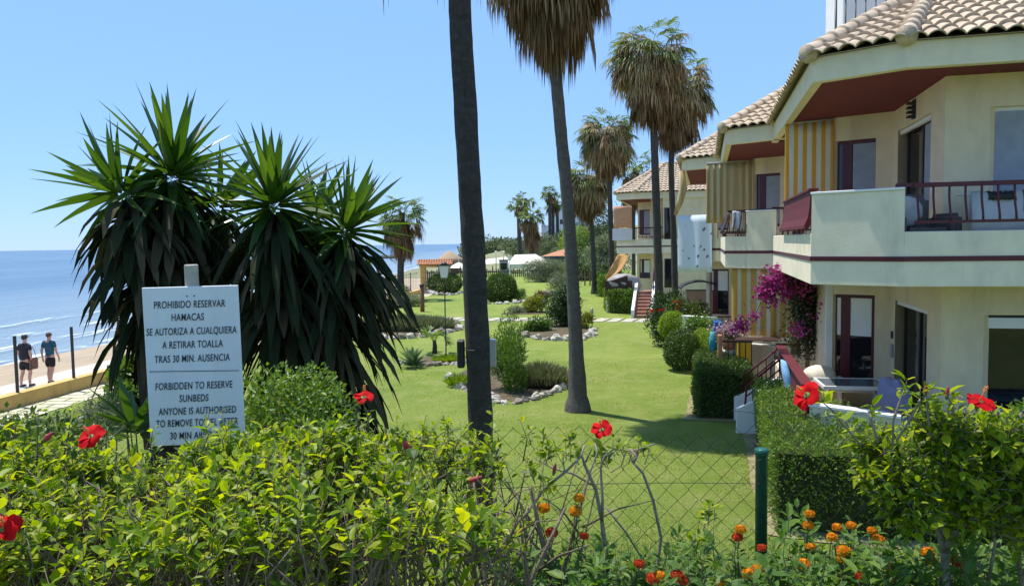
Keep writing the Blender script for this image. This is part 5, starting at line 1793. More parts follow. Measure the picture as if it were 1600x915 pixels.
def lantana(label, xs, Ydep, ntip, heads, seed, ztop=(845, 905)):
    root = empty('lantana_shrub', P((xs[0] + xs[1]) / 2, 985, Ydep)); tag(root, label, 'shrub', 'lantana in front of the wire fence')
    S = Shoots(seed, root.location); rs = S.rs
    for i in range(ntip):
        x = rs.uniform(*xs); y = rs.uniform(*ztop) + 14 * math.sin(x * .045) + (rs.uniform(-45, -15) if rs.random() < .06 else 0); Y = Ydep + rs.uniform(-.35, .35)
        tip = P(x, y + (Ydep - Y) * 60, Y)
        S.shoot(tip - Vector((rs.uniform(-.06, .06), rs.uniform(-.04, .04), rs.uniform(.14, .28))), tip, rs.randint(7, 10), rs.uniform(.038, .076), .15, .0022, .03, .5)
    for x, y, k, Y in heads:
        p = P(x, y, Y)
        S.tub.tube([p - S.O, p - S.O - Vector((.01, 0, .07)), p - S.O - Vector((rs.uniform(-.03, .03), 0, .2))], [.0015, .002, .002], 5)
        S.shoot(p - Vector((rs.uniform(-.03, .03), 0, .18)), p - Vector((0, 0, .02)), 7, .042, .1, .002, .01)
    S.build(root, M['lant'], M['bark'])
    for x, y, k, Y in heads:
        n = 150; rg = rnd(int(x * 7 + y)); d = unit(rg.normal(size=(n, 3)) + np.array([0, -.15, .55])); d[:, 2] = np.abs(d[:, 2]) - .25
        s = .0185 * rg.uniform(.8, 1.15)
        o = npmesh_florets(d, s, rg, M['orange' if k == 0 else 'orangered'], root)
        o.location = P(x, y, Y) - root.location
    return root


def npmesh_florets(d, s, rg, mat, root):
    n = len(d)
    return small_leaves('flower_head', d * s * np.array([1.1, 1.1, .8]) - d * s * .2, unit(np.cross(d, rg.normal(size=(n, 3)))) + d * .25, d, np.full(n, s * .72), np.full(n, s * .7), mat, root)


lantana('lantana with orange and red heads below the bare hibiscus branches', (760, 1080), 2.85, 210,
        [(905, 778, 0, 2.85), (899, 798, 0, 2.85), (862, 831, 1, 2.8), (913, 837, 1, 2.8), (999, 880, 1, 2.7), (1020, 903, 1, 2.6), (1058, 898, 1, 2.6), (1068, 906, 1, 2.6), (1030, 898, 0, 2.6), (850, 793, 0, 2.9)], 41, (850, 935))
lantana('lantana with orange heads around the green fence post', (1060, 1240), 2.8, 95,
        [(1157, 826, 0, 2.8), (1152, 838, 1, 2.8), (1190, 855, 1, 2.75), (1170, 895, 0, 2.6), (1182, 888, 0, 2.6), (1125, 908, 0, 2.6)], 42, (860, 930))
lantana('lantana with many orange heads between green post and right hibiscus', (1230, 1600), 2.85, 340,
        [(1265, 802, 0, 2.85), (1263, 820, 0, 2.85), (1300, 838, 0, 2.8), (1330, 820, 0, 2.85), (1308, 823, 0, 2.85), (1362, 828, 0, 2.8), (1372, 842, 0, 2.8), (1266, 853, 0, 2.8), (1318, 860, 0, 2.75), (1316, 872, 0, 2.75), (1390, 885, 0, 2.7), (1391, 902, 0, 2.7), (1450, 862, 0, 2.75), (1456, 876, 0, 2.75), (1497, 876, 1, 2.7), (1516, 874, 1, 2.7), (1256, 880, 0, 2.7), (1345, 900, 1, 2.6)], 43, (840, 935))

# shrubs on the bank behind the hedge
shrub('bank_shrub', 'bright leafy shrub at the foot of the right yucca, behind the hedge', 'shrub', P(455, 668, 4.9), (.42, .4, .36), 7000, .042, .022, M['box'], 'shrubs on the bank behind the hedge', 140, base=1.0, small=True, lumps=11)
shrub('bank_shrub', 'silvery grey shrub beside the paved walk, left of the notice board', 'shrub', P(160, 660, 6.6), (.36, .36, .24), 3000, .05, .013, M['grey'], 'shrubs on the bank behind the hedge', 141, base=.6)
shrub('bank_shrub', 'green leafy shrub touching the left edge of the notice board', 'shrub', P(215, 620, 7.4), (.22, .3, .3), 1400, .10, .05, M['olean'], 'shrubs on the bank behind the hedge', 142, base=.3, small=False, lumps=4)
p = P(208, 660, 6.0); agave('stiff bladed plant low at the left edge of the notice board', (p.x, p.y, p.z - .15), 18, .42, .08, 143, 'yucca', 'cycad_plant', 'plant', (1.1, .05))
shrub('bank_shrub', 'low dark shrub under the left yucca, far left of the hedge', 'shrub', P(30, 700, 4.6), (.5, .4, .18), 2200, .05, .028, M['boxd'], 'shrubs on the bank behind the hedge', 144, base=1.2)

# ------------------------------------------------------------------ wire fence and green post
FYY = 3.07
pt = P(1190, 706, FYY)
cf = empty('chain_link_fence', (pt.x, pt.y, 2.3)); tag(cf, 'sagging chain link fence with green metal post crossing behind the flowers', 'fence')
mb = MB(); mb.lathe([(.024, -.1), (.024, pt.z - 2.3 - .012), (.027, pt.z - 2.3 - .010), (.027, pt.z - 2.3 + .012), (.020, pt.z - 2.3 + .016), (.004, pt.z - 2.3 + .016)], n=20)
M['green_post'] = plain('green_post_paint', (.012, .10, .075), .35, .12, 6, .05)
mb.build('post', M['green_post'], cf)
mb = MB()
cell = .088; x0 = -2.6 - pt.x; nx = int((3.4 + 2.6) / cell)
def topz(x): return 3.16 + .03 * math.sin(x * 2.1) + .05 * math.exp(-((x - pt.x) / .10) ** 2) - .035 * math.sin((x - .2) * 3.0) - 2.3
rs = random.Random(6)
for i in range(nx * 2):
    for ph in (i % 2,):
        pts = []
        xb = x0 + i * cell / 2
        zt = topz(xb + pt.x)
        z, k = -.15, 0
        while z < zt:
            pts.append((xb + (cell / 2 if (k + ph) % 2 else 0) + rs.uniform(-.004, .004), -.03 + (.003 if ph else -.003), z)); z += cell / 2; k += 1
        mb.tube(pts, .0014, 4, 0, False)
M['wire'] = plain('fence_wire', (.045, .05, .045), .5, .2, 6, 0, metal=.4)
mb.build('wire_mesh', M['wire'], cf)
mb = MB()
mb.tube([(x - pt.x, -.03, 3.9 - 2.3 - .985 + .012 * math.cos((x - .5) * 3)) for x in [-2.6 + .1 * i for i in range(37)]] + [(-.03, -.03, pt.z - 2.3 - .025), (.0, -.028, pt.z - 2.3 - .02)], .0014, 4)
mb.tube([(-.13, -.04, .92), (-.03, -.032, .905), (.04, -.03, .91), (.2, -.02, .88), (.42, -.03, .90), (2.3, -.03, .86)], .0016, 4)
mb.build('strand_wire', M['wire'], cf)

# ------------------------------------------------------------------ notice board
SY = 4.37
c = P(303.5, 447, SY)
sg = empty('notice_board', (c.x, c.y, bank(SY))); tag(sg, 'white bilingual notice board on a wooden post above the hedge', 'sign')
kx = SY / FPX
BW, BH = 147 * kx, 250 * kx
top = c.z - bank(SY)
sg.rotation_euler = (0, R(-.6), R(3))
mb = MB(); mb.box((-BW / 2, -.012, top - BH), (BW / 2, .0, top))
M['board'] = plain('white_board', (.72, .75, .76), .5, .05, 3, .05, stain=((.45, .43, .36), 2.5, .35))
mb.build('board', M['board'], sg, bevel=.003)
mb = MB(); mb.box((-.034, .002, -.3), (.034, .048, top + 34 * kx)); mb.build('post', M['wood_grey'], sg, bevel=.006)
M['ink'] = plain('black_lettering', (.03, .04, .05), .6, .1, 4, 0)


def text_mesh(txt, width, x, z, parent, name='lettering', shear=.12, hgt=None):
    cu = bpy.data.curves.new('txt', 'FONT'); cu.body = txt; cu.size = 1; cu.align_x = 'CENTER'; cu.shear = shear; cu.offset = .006; cu.extrude = .01
    cu.space_character = 1.08
    o = bpy.data.objects.new('txt', cu); COL.objects.link(o)
    dg = bpy.context.evaluated_depsgraph_get(); dg.update()
    me = bpy.data.meshes.new_from_object(o.evaluated_get(dg))
    bpy.data.objects.remove(o)
    xs = [v.co.x for v in me.vertices]; ys = [v.co.y for v in me.vertices]
    w = max(xs) - min(xs); cx = (max(xs) + min(xs)) / 2
    s = width / w; sy = s if hgt is None else hgt / max(.001, .70)
    for v in me.vertices: v.co = ((v.co.x - cx) * s, v.co.z * .06 - .0145, v.co.y * sy)
    me.materials.clear(); me.materials.append(M['ink'])
    r = bpy.data.objects.new(name, me); COL.objects.link(r); r.parent = parent; r.location = (x, 0, z)
    return r


for txt, xl, xr, yb in (('PROHIBIDO RESERVAR', 246, 355, 480), ('HAMACAS', 272, 322, 500), ('SE AUTORIZA A CUALQUIERA', 233, 371, 522), ('A RETIRAR TOALLA', 256, 349, 543), ('TRAS 30 MIN. AUSENCIA', 244, 359, 565),
                        ('FORBIDDEN TO RESERVE', 243, 362, 608), ('SUNBEDS', 279, 324, 628), ('ANYONE IS AUTHORISED', 246, 366, 648), ('TO REMOVE TOWEL AFTER', 242, 368, 667), ('30 MIN ABSENCE', 262, 345, 687)):
    sk = (yb - 447) * .035
    text_mesh(txt, (xr - xl) * kx, ((xl + xr) / 2 - 302 - (yb - 447) * .012) * kx, top - (yb - 447) * kx, sg, hgt=.0405)
mb = MB(); mb.cbox((0, -.0135, top - 133 * kx), (138 * kx, .002, .0035), 0, 0, 0, R(1.2)); mb.build('divider_line', M['ink'], sg)
mb = MB(); mb.lathe([(.004, 0), (.004, .003), (.001, .004)], n=8); mb.v = [(v[0] - 5 * kx, -.0125 - v[2], v[1] + top - 15 * kx) for v in mb.v] ; mb.build('screw', M['dark'], sg)
mb = MB(); mb.lathe([(.004, 0), (.004, .003), (.001, .004)], n=8); mb.v = [(v[0] + 6 * kx, -.0125 - v[2], v[1] + top - 15 * kx) for v in mb.v] ; mb.build('screw', M['dark'], sg)

# ------------------------------------------------------------------ sea wall, sea fence, gateway, lamp, shower
y0, y1 = 6, 60
wl = MB()
ys = [y0 + (y1 - y0) * i / 40 for i in range(41)]
wl.add([v for y in ys for v in ((wallx(y) - .30, y, -.9), (wallx(y), y, -.9), (wallx(y), y, .36 + bank(y)), (wallx(y) - .30, y, .36 + bank(y)))],
       [(4 * i + j, 4 * i + (j + 1) % 4, 4 * i + 4 + (j + 1) % 4, 4 * i + 4 + j) for i in range(40) for j in range(4)] + [(0, 1, 2, 3), (160, 163, 162, 161)])
tag(wl.build('sea_wall', M['ochre']), 'low ochre wall between the garden walk and the promenade', 'wall')
sf = empty('sea_fence', (wallx(18) - .15, 18, .36)); tag(sf, 'dark post fence standing along the low ochre wall', 'fence')
ky = [13.0, 15.0] + [17.0 + 2.03 * i for i in range(21)]
mb = MB(); mb.box((-.028, -.028, 0), (.028, .028, 1.42)); p0 = mb.build('post', M['dark'], sf)
for i, y in enumerate(ky):
    o = p0 if i == 0 else p0.copy()
    if i: COL.objects.link(o)
    o.parent = sf; o.location = (wallx(y) - .15 - sf.location.x, y - 18, bank(y))
mb = MB()
for z in (.12, .5, .9, 1.32):
    mb.tube([(wallx(y) - .15 - sf.location.x, y - 18, z + bank(y)) for y in ky if y > 36], .004, 4)
mb.build('wire', M['wire'], sf)
mb = MB()
for y in np.arange(38, 60, .5): mb.tube([(wallx(y) - .15 - sf.location.x, y - 18, .1), (wallx(y) - .15 - sf.location.x, y - 18, 1.32)], .006, 4)
mb.tube([(wallx(y) - .15 - sf.location.x, y - 18, 1.33) for y in (38, 60)], .018, 5)
mb.build('mesh_panel', M['dark'], sf)
q = P(28, 632, 17.9)
wlamp = empty('wall_light', (wallx(17.9), 17.9, .25)); tag(wlamp, 'small round white lamp with black hood on the ochre wall', 'lamp')
mb = MB(); mb.lathe([(.07, 0), (.075, .03), (.05, .06), (.02, .07)], n=14); mb.v = [(v[2] + .01, v[0], v[1]) for v in mb.v]; mb.build('lens', M['plastic_white'], wlamp)
mb = MB(); mb.tube([(.06, .11 * math.cos(a), .11 * math.sin(a)) for a in np.linspace(.2, math.pi, 10)], .02, 6); mb.build('hood', M['dark'], wlamp)

gy = 62
gA, gB = P(662, 452, gy), P(700, 452, gy)
gt = empty('gateway', (gA.x, gy, 0)); tag(gt, 'ochre gateway with terracotta tiled roof opening to the beach', 'gateway')
gw = gB.x - gA.x
for x in (0, gw):
    mb = MB(); mb.box((x - .22, -.25, -.3), (x + .22, .25, 2.05)); mb.build('pillar', M['ochre'], gt, bevel=.02)
mb = MB(); mb.box((-.3, -.3, 2.051), (gw + .3, .3, 2.3)); mb.build('lintel', M['ochre'], gt, bevel=.02)
mb = MB()
tile_slope(mb, (-.45, -.6, 2.28), (gw + .45, -.6, 2.28), (-.45, .0, 2.62), [(-.45, -.6, 2.28), (gw + .45, -.6, 2.28), (gw + .45, 0, 2.62), (-.45, 0, 2.62)], .2, .3)
tile_slope(mb, (gw + .45, .6, 2.28), (-.45, .6, 2.28), (gw + .45, .0, 2.62), [(gw + .45, .6, 2.28), (-.45, .6, 2.28), (-.45, 0, 2.62), (gw + .45, 0, 2.62)], .2, .3)
mb.build('roof', [M['terracotta'], M['mortar']], gt)
mb = MB()
for k in range(9): mb.tube([(.3 + (gw - .6) * k / 8 * .5, .0, 0), (.3 + (gw - .6) * k / 8 * .5, .0, 1.7)], .015, 4)
mb.build('gate_leaf', M['dark'], gt)
q = G(660, 487)
sh = empty('wooden_post', (q.x, q.y, 0)); tag(sh, 'thick wooden shower post with black head, right of the lone palm', 'post')
mb = MB(); mb.tube([(0, 0, -.1), (.02, 0, .7), (0, 0, 1.45)], [.13, .12, .11], 10); mb.build('trunk', M['wood'], sh)
mb = MB(); mb.blob((0, 0, 1.52), (.15, .15, .12), 0, 10, 6, .1); mb.build('cap', M['dark'], sh)

q = G(697, 556)
lp = empty('garden_lamp', (q.x, q.y, 0)); tag(lp, 'garden lamp with white lantern on a slim dark pole in the agave bed', 'lamp')
H_l = (556 - 433) * q.y / FPX
mb = MB(); mb.lathe([(.06, -.05), (.06, .05), (.024, .08), (.018, H_l - .02), (.03, H_l)], n=10); mb.build('pole', M['dark'], lp)
mb = MB(); mb.prism([(-.19, -.19), (.19, -.19), (.19, .19), (-.19, .19)], H_l + .01, H_l + .42)
for i in range(4):
    v = mb.v[i]; mb.v[i] = (v[0] * .62, v[1] * .62, v[2])
ln_ = mb.build('lantern', M['plastic_white'], lp)
mb = MB()
for sx, sy in ((-1, -1), (1, -1), (1, 1), (-1, 1)): mb.tube([(sx * .12, sy * .12, H_l), (sx * .195, sy * .195, H_l + .43)], .012, 4)
mb.prism([(-.22, -.22), (.22, -.22), (.22, .22), (-.22, .22)], H_l + .421, H_l + .45); mb.lathe([(.17, H_l + .45), (.06, H_l + .53), (.02, H_l + .57)], n=8)
mb.build('lantern_frame', M['dark'], ln_)
q = G(925, 512)
bl = empty('bollard_light', (q.x, q.y, 0)); tag(bl, 'slim grey bollard light on the lawn before the stepping slabs', 'lamp')
mb = MB(); mb.lathe([(.02, -.05), (.02, .35)], n=8); mb.build('pole', M['dark'], bl)
mb = MB(); mb.lathe([(.06, .36), (.065, .40), (.065, .86), (.04, .90)], n=12); mb.build('head', M['alu'], bl)
# floodlights strapped to the nearest trunk
tc = P(745, 552, ya)
fl = empty('floodlight', (tc.x, ya, tc.z)); tag(fl, 'pair of grey floodlight boxes strapped to the nearest palm trunk', 'floodlight')
for sx in (-1, 1):
    mb = MB(); mb.cbox((sx * .195, .02, 0), (.09, .16, .34)); mb.build('lamp_box', M['alu'] if sx > 0 else M['dark'], fl, bevel=.015)
mb = MB(); mb.tube([(.165 * math.cos(a), .165 * math.sin(a), .06) for a in np.linspace(0, 2 * math.pi, 25)], .006, 5); mb.build('strap', M['dark'], fl)

# ------------------------------------------------------------------ beach club, white house, beach things
def place(name, label, cat, p, group=None):
    r = empty(name, p); tag(r, label, cat, group); return r


ty = 100
t0, t1 = P(795, 418, ty), P(862, 418, ty)
tn = place('beach_tent', 'big cream tent roof of the beach club, right of the nearest trunk', 'tent', ((t0.x + t1.x) / 2, ty, 0))
w = (t1.x - t0.x) / 2
mb = MB(); mb.add([(-w, -2, 1.2), (w, -2, 1.2), (w, 2, 1.2), (-w, 2, 1.2), (-w * .72, 0, 2.35), (w * .25, 0, 2.4)], [(0, 1, 5, 4), (1, 2, 5), (2, 3, 4, 5), (3, 0, 4)])
mb.add([(-w, -2.0, .6), (w * .9, -2.0, .6), (w * .9, -2.0, 1.2), (-w, -2.0, 1.2)], [(0, 1, 2, 3)])
mb.build('canopy', plain('cream_canvas', (.74, .68, .56), .9, .04, 2, .1), tn)
for x in (-w, 0, w):
    mb = MB(); mb.tube([(x, -1.9, 0), (x, -1.9, 1.2)], .04); mb.build('pole', M['alu'], tn)
t0, t1 = P(738, 421, 105), P(800, 421, 105)
tn = place('beach_tent', 'white flat tent behind the nearest trunk at the beach club', 'tent', ((t0.x + t1.x) / 2, 105, 0)); w = (t1.x - t0.x) / 2
mb = MB(); mb.add([(-w, -2, 1.05), (w, -2, 1.3), (w, 2, 1.3), (-w, 2, 1.05), (-w * .2, 0, 1.75), (w * .7, 0, 2.0)], [(0, 1, 5, 4), (1, 2, 5), (2, 3, 4, 5), (3, 0, 4)]); mb.build('canopy', M['foam_w'], tn)
mb = MB()
for x in (-w, w): mb.tube([(x, -1.9, 0), (x, -1.9, 1.1)], .05)
mb.build('frame', M['alu'], tn)
for x in (775, 787):
    q = P(x, 400, 103); r = place('chimney_pipe', 'white vent pipe above the white tent, %s of the two' % ('left' if x < 780 else 'right'), 'pipe', (q.x, 103, 0), 'vent pipes at the beach club')
    mb = MB(); mb.lathe([(.10, 0), (.10, 2.6), (.16, 2.62), (.16, 2.78), (.05, 2.85)], n=10); mb.build('pipe', M['white'], r)
q = P(878, 418, 108)
r = place('beach_pavilion', 'open pavilion with terracotta roof and dark awning at the beach club', 'pavilion', (q.x, 108, 0))
mb = MB(); mb.add([(-2.6, -2, 2.0), (2.2, -2, 2.0), (2.2, 2, 2.0), (-2.6, 2, 2.0), (.2, 0, 2.9), (1.6, 0, 2.9)], [(0, 1, 5, 4), (1, 2, 5), (2, 3, 4, 5), (3, 0, 4)]); mb.build('roof', M['terracotta'], r)
mb = MB(); mb.box((-2.6, -2.3, 1.55), (2.2, -1.9, 1.95)); mb.build('awning', plain('navy_canvas', (.05, .06, .10), .8), r)
mb = MB()
for x in (-2.4, -1.2, 0, 1.2, 2.0): mb.tube([(x, -2, -.2), (x, -2, 1.6)], .05)
mb.build('post', M['dark'], r)
mb = MB(); mb.box((-2.5, -1.0, -.2), (2.1, 1.5, 1.5)); mb.build('back_wall', M['white'], r)
q = P(703, 430, 112)
r = place('thatched_hut', 'thatched beach hut above the gateway', 'hut', (q.x, 112, -.6))
mb = MB(); mb.lathe([(2.4, 1.7), (2.5, 1.62), (1.6, 2.5), (.5, 3.3), (.05, 3.45)], n=14); mb.build('thatch', plain('thatch', (.36, .27, .17), .95, .25, 8, .6), r)
mb = MB(); mb.lathe([(1.7, 0), (1.7, 1.7)], n=12); mb.build('wall', M['wood'], r)
PG = 'white parasols of the beach club'
for x, y, yy, lab in ((717, 414, 104, 'white parasol right of the thatched hut'), (838, 421, 92, 'white parasol in front of the cream tent roof')):
    q = P(x, y, yy); r = place('parasol', lab, 'parasol', (q.x, yy, -.3), PG)
    mb = MB(); mb.lathe([(.03, 0), (.03, 2.2)], n=8); mb.build('pole', M['alu'], r)
    zt = q.z + .3
    mb = MB(); mb.lathe([(1.5, zt - .35), (.75, zt + .05), (.02, zt + .4)], n=8, smooth=False); mb.build('canopy', M['foam_w'], r)
BYY = 88
for i, (xa, xb, yb) in enumerate(((664, 738, 430), (742, 838, 431), (838, 880, 426))):
    a, b = P(xa, yb, BYY), P(xb, yb, BYY)
    r = place('terrace_fence', ('dark slatted fence of the beach club behind the gateway', 'dark slatted fence of the beach club right of the nearest trunk', 'dark slatted fence of the beach club under the pavilion')[i], 'fence', (a.x, BYY, -.4), 'dark fences round the beach club')
    L_ = b.x - a.x
    mb = MB(); n = int(L_ / .22)
    for k in range(n): mb.box((k * .22, -.02, 0), (k * .22 + .13, .02, 1.25 + .12 * math.sin(k * 2.3)))
    mb.box((0, .021, .3), (L_, .05, .4)); mb.box((0, .021, 1.0), (L_, .05, 1.1))
    mb.build('slat_panel', plain('dark_wood', (.075, .06, .05), .8, .3), r)
    mb = MB()
    for k in range(int(L_ / 2) + 1): mb.box((k * 2, .051, 0), (k * 2 + .12, .16, 1.7))
    mb.build('post', M['wood'], r)
q = P(787, 412, 96); r = place('beach_kiosk', 'small grey kiosk between the tents of the beach club', 'kiosk', (q.x, 96, -.3))
mb = MB(); mb.box((-.55, -.5, 0), (.55, .5, 2.0)); mb.build('wall', M['alu'], r, bevel=.02); mb = MB(); mb.box((-.65, -.6, 2.001), (.65, .6, 2.12)); mb.build('roof', M['dark'], r); mb = MB(); mb.box((-.4, -.53, .9), (.4, -.505, 1.7)); mb.build('hatch', M['glass'], r)
q = P(796, 400, 84); r = place('street_lamp', 'square lantern street lamp in front of the beach club tents', 'lamp', (q.x, 84, -.3))
mb = MB(); mb.lathe([(.05, 0), (.05, 2.3)], n=8); mb.build('pole', M['white'], r)
mb = MB(); mb.prism([(-.22, -.22), (.22, -.22), (.22, .22), (-.22, .22)], 2.3, 2.8)
for i in range(4): v = mb.v[i]; mb.v[i] = (v[0] * .55, v[1] * .55, v[2])
mb.build('lantern', M['plastic_white'], r)
# white house on the hill
wy = 165
a, b = P(848, 378, wy), P(926, 375, wy)
wh = place('white_house', 'white house high on the hill behind the palms', 'house', (a.x, wy, 1.5))
W_ = b.x - a.x; zt = P(880, 322, wy).z - 1.5
mb = MB(); mb.box((1.6, 0, 0), (W_, 7, zt)); mb.box((-.3, -1.2, 0), (1.599, 6, P(850, 352, wy).z - 1.5)); mb.box((W_ * .55, -.6, 0), (W_ * .9, -.001, zt * .55))
mb.build('wall', plain('lime_white', (.82, .80, .76), .85, .04, .5, .1), wh)
for x, z in ((W_ * .82, zt * .42), (W_ * .35, zt * .62), (W_ * .6, zt * .75), (W_ * .15, zt * .3)):
    mb = MB(); mb.box((x, -.66, z), (x + .8, -.61, z + 1.0)) if W_ * .55 < x < W_ * .85 and z < zt * .5 else mb.box((x, -.05, z), (x + .8, -.01, z + 1.0)); mb.build('window', M['glass'], wh)
# rocks in the sea
for x, y, yy, s, lab in ((607, 399, 330, 2.6, 'dark rock standing out of the sea left of the lone palm'), (588, 424, 150, 1.0, 'small dark rock near the surf, left one'), (598, 423, 152, .9, 'small dark rock near the surf, right one')):
    q = P(x, y, yy); mb = MB(); mb.blob((0, 0, 0), (s * 1.6, s, s * .55), 0, 12, 8, .3, 1.6, int(x)); o = mb.build('sea_rock', plain('wet_rock', (.06, .055, .05), .7, .3)); o.location = (q.x, yy, -1.8); tag(o, lab, 'rock', 'dark rocks in the sea')
# two brown posts with a sign on the far lawn
q = G(913, 446); r = place('signpost', 'two brown wooden posts on the far lawn right of the swollen based palm', 'posts', (q.x, q.y, 0))
for x in (0, .45):
    mb = MB(); mb.box((x, -.06, -.1), (x + .12, .06, 1.3)); mb.build('post', M['wood'], r)

# ------------------------------------------------------------------ things on terraces and balconies
def local_thing(name, label, cat, fr, a, b, z, rz=0, group=None):
    r = empty(name, fr.w(a, b, z), ANG + rz); tag(r, label, cat, group); return r


t = local_thing('terrace_table', 'white framed table with dark glass top on the nearest terrace', 'table', f1, .98, 2.25, .6, R(4))
mb = MB(); mb.box((-.52, -.40, .70), (.52, .40, .715)); mb.build('table_top', M['tglass'], t, bevel=.004)
mb = MB()
for lo_, hi_ in (((-.56, -.44, .66), (.56, -.401, .722)), ((-.56, .401, .66), (.56, .44, .722)), ((-.56, -.40, .66), (-.521, .40, .722)), ((.521, -.40, .66), (.56, .40, .722))): mb.box(lo_, hi_)
mb.build('frame', M['white'], t, bevel=.004)
for x in (-.52, .52):
    for y in (-.40, .40):
        mb = MB(); mb.box((x - .025, y - .025, 0), (x + .025, y + .025, .659)); mb.build('leg', M['white'], t)
CG = 'chairs on the nearest terrace'


def chair(label, a, b, rz, mat, frame='dark', rect=False):
    t = local_thing('garden_chair', label, 'chair', f1, a, b, .6, rz, CG)
    mb = MB(); mb.box((-.25, -.24, .40), (.25, .24, .46)); mb.build('seat', mat, t, bevel=.02, seg=2)
    mb = MB()
    n = 9; vs = []
    for k in range(n):
        u = k / (n - 1); z = .46 + .62 * u; wd = .26 * (1 - .55 * max(0, u - .55) ** 1.5 * 3.3); y = .24 + .14 * u
        vs += [(-wd, y, z), (wd, y, z), (wd, y + .035, z), (-wd, y + .035, z)]
    mb.add(vs, [(4 * k + j, 4 * k + (j + 1) % 4, 4 * k + 4 + (j + 1) % 4, 4 * k + 4 + j) for k in range(n - 1) for j in range(4)] + [(0, 1, 2, 3), (4 * n - 1, 4 * n - 2, 4 * n - 3, 4 * n - 4)], 0, True)
    mb.build('backrest', mat, t)
    for x in (-.23, .23):
        for y in (-.21, .23):
            mb = MB(); mb.tube([(x, y, .40), (x * 1.08, y * 1.1, 0)], .014, 6); mb.build('leg', M[frame], t)
    return t


M['ltblue'] = plain('light_blue_fabric', (.22, .42, .66), .7, .06)
M['lavf'] = plain('lavender_fabric', (.27, .27, .42), .85, .1, 5, .3, 20)
chair('light blue garden chair seen from behind beside the red sheet railing', .22, 2.35, R(100), M['ltblue'])
t = local_thing('armchair', 'lavender covered armchair right of the glass table', 'armchair', f1, 1.42, 1.05, .6, R(-60), CG)
mb = MB(); mb.blob((0, 0, .66), (.30, .22, .36), 0, 20, 14, .22, 2.2, 3); mb.build('cushion', M['lavf'], t)
mb = MB(); mb.blob((.03, .05, .27), (.30, .29, .28), 0, 16, 10, .05, 1.5, 4); mb.build('seat', M['lavf'], t)
t = local_thing('storage_chest', 'weathered wooden chest near the bay window of the nearest house', 'chest', f1, .62, 3.5, .6, 0)
mb = MB(); mb.box((-.42, -.3, 0), (.42, .3, .5)); mb.build('body', M['wood_grey'], t, bevel=.01)
mb = MB(); mb.box((-.45, -.33, .501), (.45, .33, .56)); mb.build('lid', M['wood_grey'], t, bevel=.01)
mb = MB(); mb.box((-.2, -.306, .15), (.2, -.301, .38)); mb.build('front_panel', plain('pink_panel', (.5, .16, .25), .6), t)
t = local_thing('cushion', 'cream domed cushion lying on the wooden chest', 'cushion', f1, .60, 3.45, 1.165, 0)
mb = MB(); mb.blob((0, 0, .0), (.34, .28, .26), 0, 18, 12, .05, 1.4, 5, flat=None); mb.v = [(v[0], v[1], max(0, v[2])) for v in mb.v]; mb.build('cover', plain('cream_cover', (.70, .64, .52), .85, .06), t)
t = local_thing('side_bench', 'white bench below the bay window of the nearest house', 'bench', f1, 1.30, 3.25, .6, 0)
mb = MB(); mb.box((-.45, -.22, .38), (.45, .22, .43)); mb.build('seat', M['white'], t, bevel=.01)
for x in (-.40, .34):
    mb = MB(); mb.box((x, -.18, 0), (x + .06, .18, .379)); mb.build('leg', M['white'], t)
t = local_thing('laundry_crate_table', 'blue slatted table with white edge strips at the right terrace rail', 'table', f1, 3.2, -.15, .6, R(8))
M['blue'] = plain('deep_blue_plastic', (.015, .05, .17), .35, .1)
mb = MB(); mb.box((-.62, -.35, .70), (.62, .35, .74)); mb.build('table_top', M['blue'], t, bevel=.006)
mb = MB()
for k in range(5): mb.box((-.60 + .29 * k, -.33, .741), (-.585 + .29 * k, .33, .746))
mb.box((-.63, -.365, .735), (.63, -.351, .752)); mb.box((-.63, .351, .735), (.63, .365, .752)); mb.box((-.6, -.01, .7415), (.6, .005, .7455))
mb.build('edge_strip', M['white'], t)
mb = MB(); mb.box((-.55, -.3, .05), (.55, .3, .699)); mb.build('body', M['blue'], t, bevel=.01)
# upstairs
t = local_thing('armchair', 'grey brown armchair behind the maroon railing of the nearest balcony', 'armchair', f1, 1.45, -.10, F1 + .10, R(20))
M['taupe'] = plain('taupe_fabric', (.12, .10, .10), .85, .1, 6, .3, 30)
mb = MB(); mb.box((-.34, -.3, .18), (.34, .3, .42)); mb.build('seat', M['taupe'], t, bevel=.06, seg=3)
mb = MB(); mb.box((-.36, .2, .2), (.36, .42, .92)); mb.build('backrest', M['taupe'], t, bevel=.09, seg=3)
for x in (-.42, .42):
    mb = MB(); mb.box((x - .09, -.3, .1), (x + .09, .3, .62)); mb.build('armrest', M['taupe'], t, bevel=.06, seg=3)
mb = MB(); mb.blob((-.1, .1, .66), (.24, .10, .22), 0, 14, 10, .06); mb.build('pillow', plain('light_pillow', (.45, .45, .46), .85), t)
t = local_thing('drying_rack', 'white folding clothes rack on the nearest balcony', 'drying rack', f1, 2.62, -.12, F1, R(4))
mb = MB()
for y in (-.26, .26):
    mb.tube([(-.6, y, .98), (.6, y, .98)], .012)
    mb.tube([(-.40, y, .97), (.30, -y, .02)], .012); mb.tube([(.40, y, .97), (-.30, -y, .02)], .012)
for k in range(9): mb.tube([(-.58 + .145 * k, -.26, .98), (-.58 + .145 * k, .26, .98)], .005, 5)
mb.tube([(-.6, -.26, .98), (-.6, .26, .98)], .012); mb.tube([(.6, -.26, .98), (.6, .26, .98)], .012)
mb.build('frame', M['plastic_white'], t)


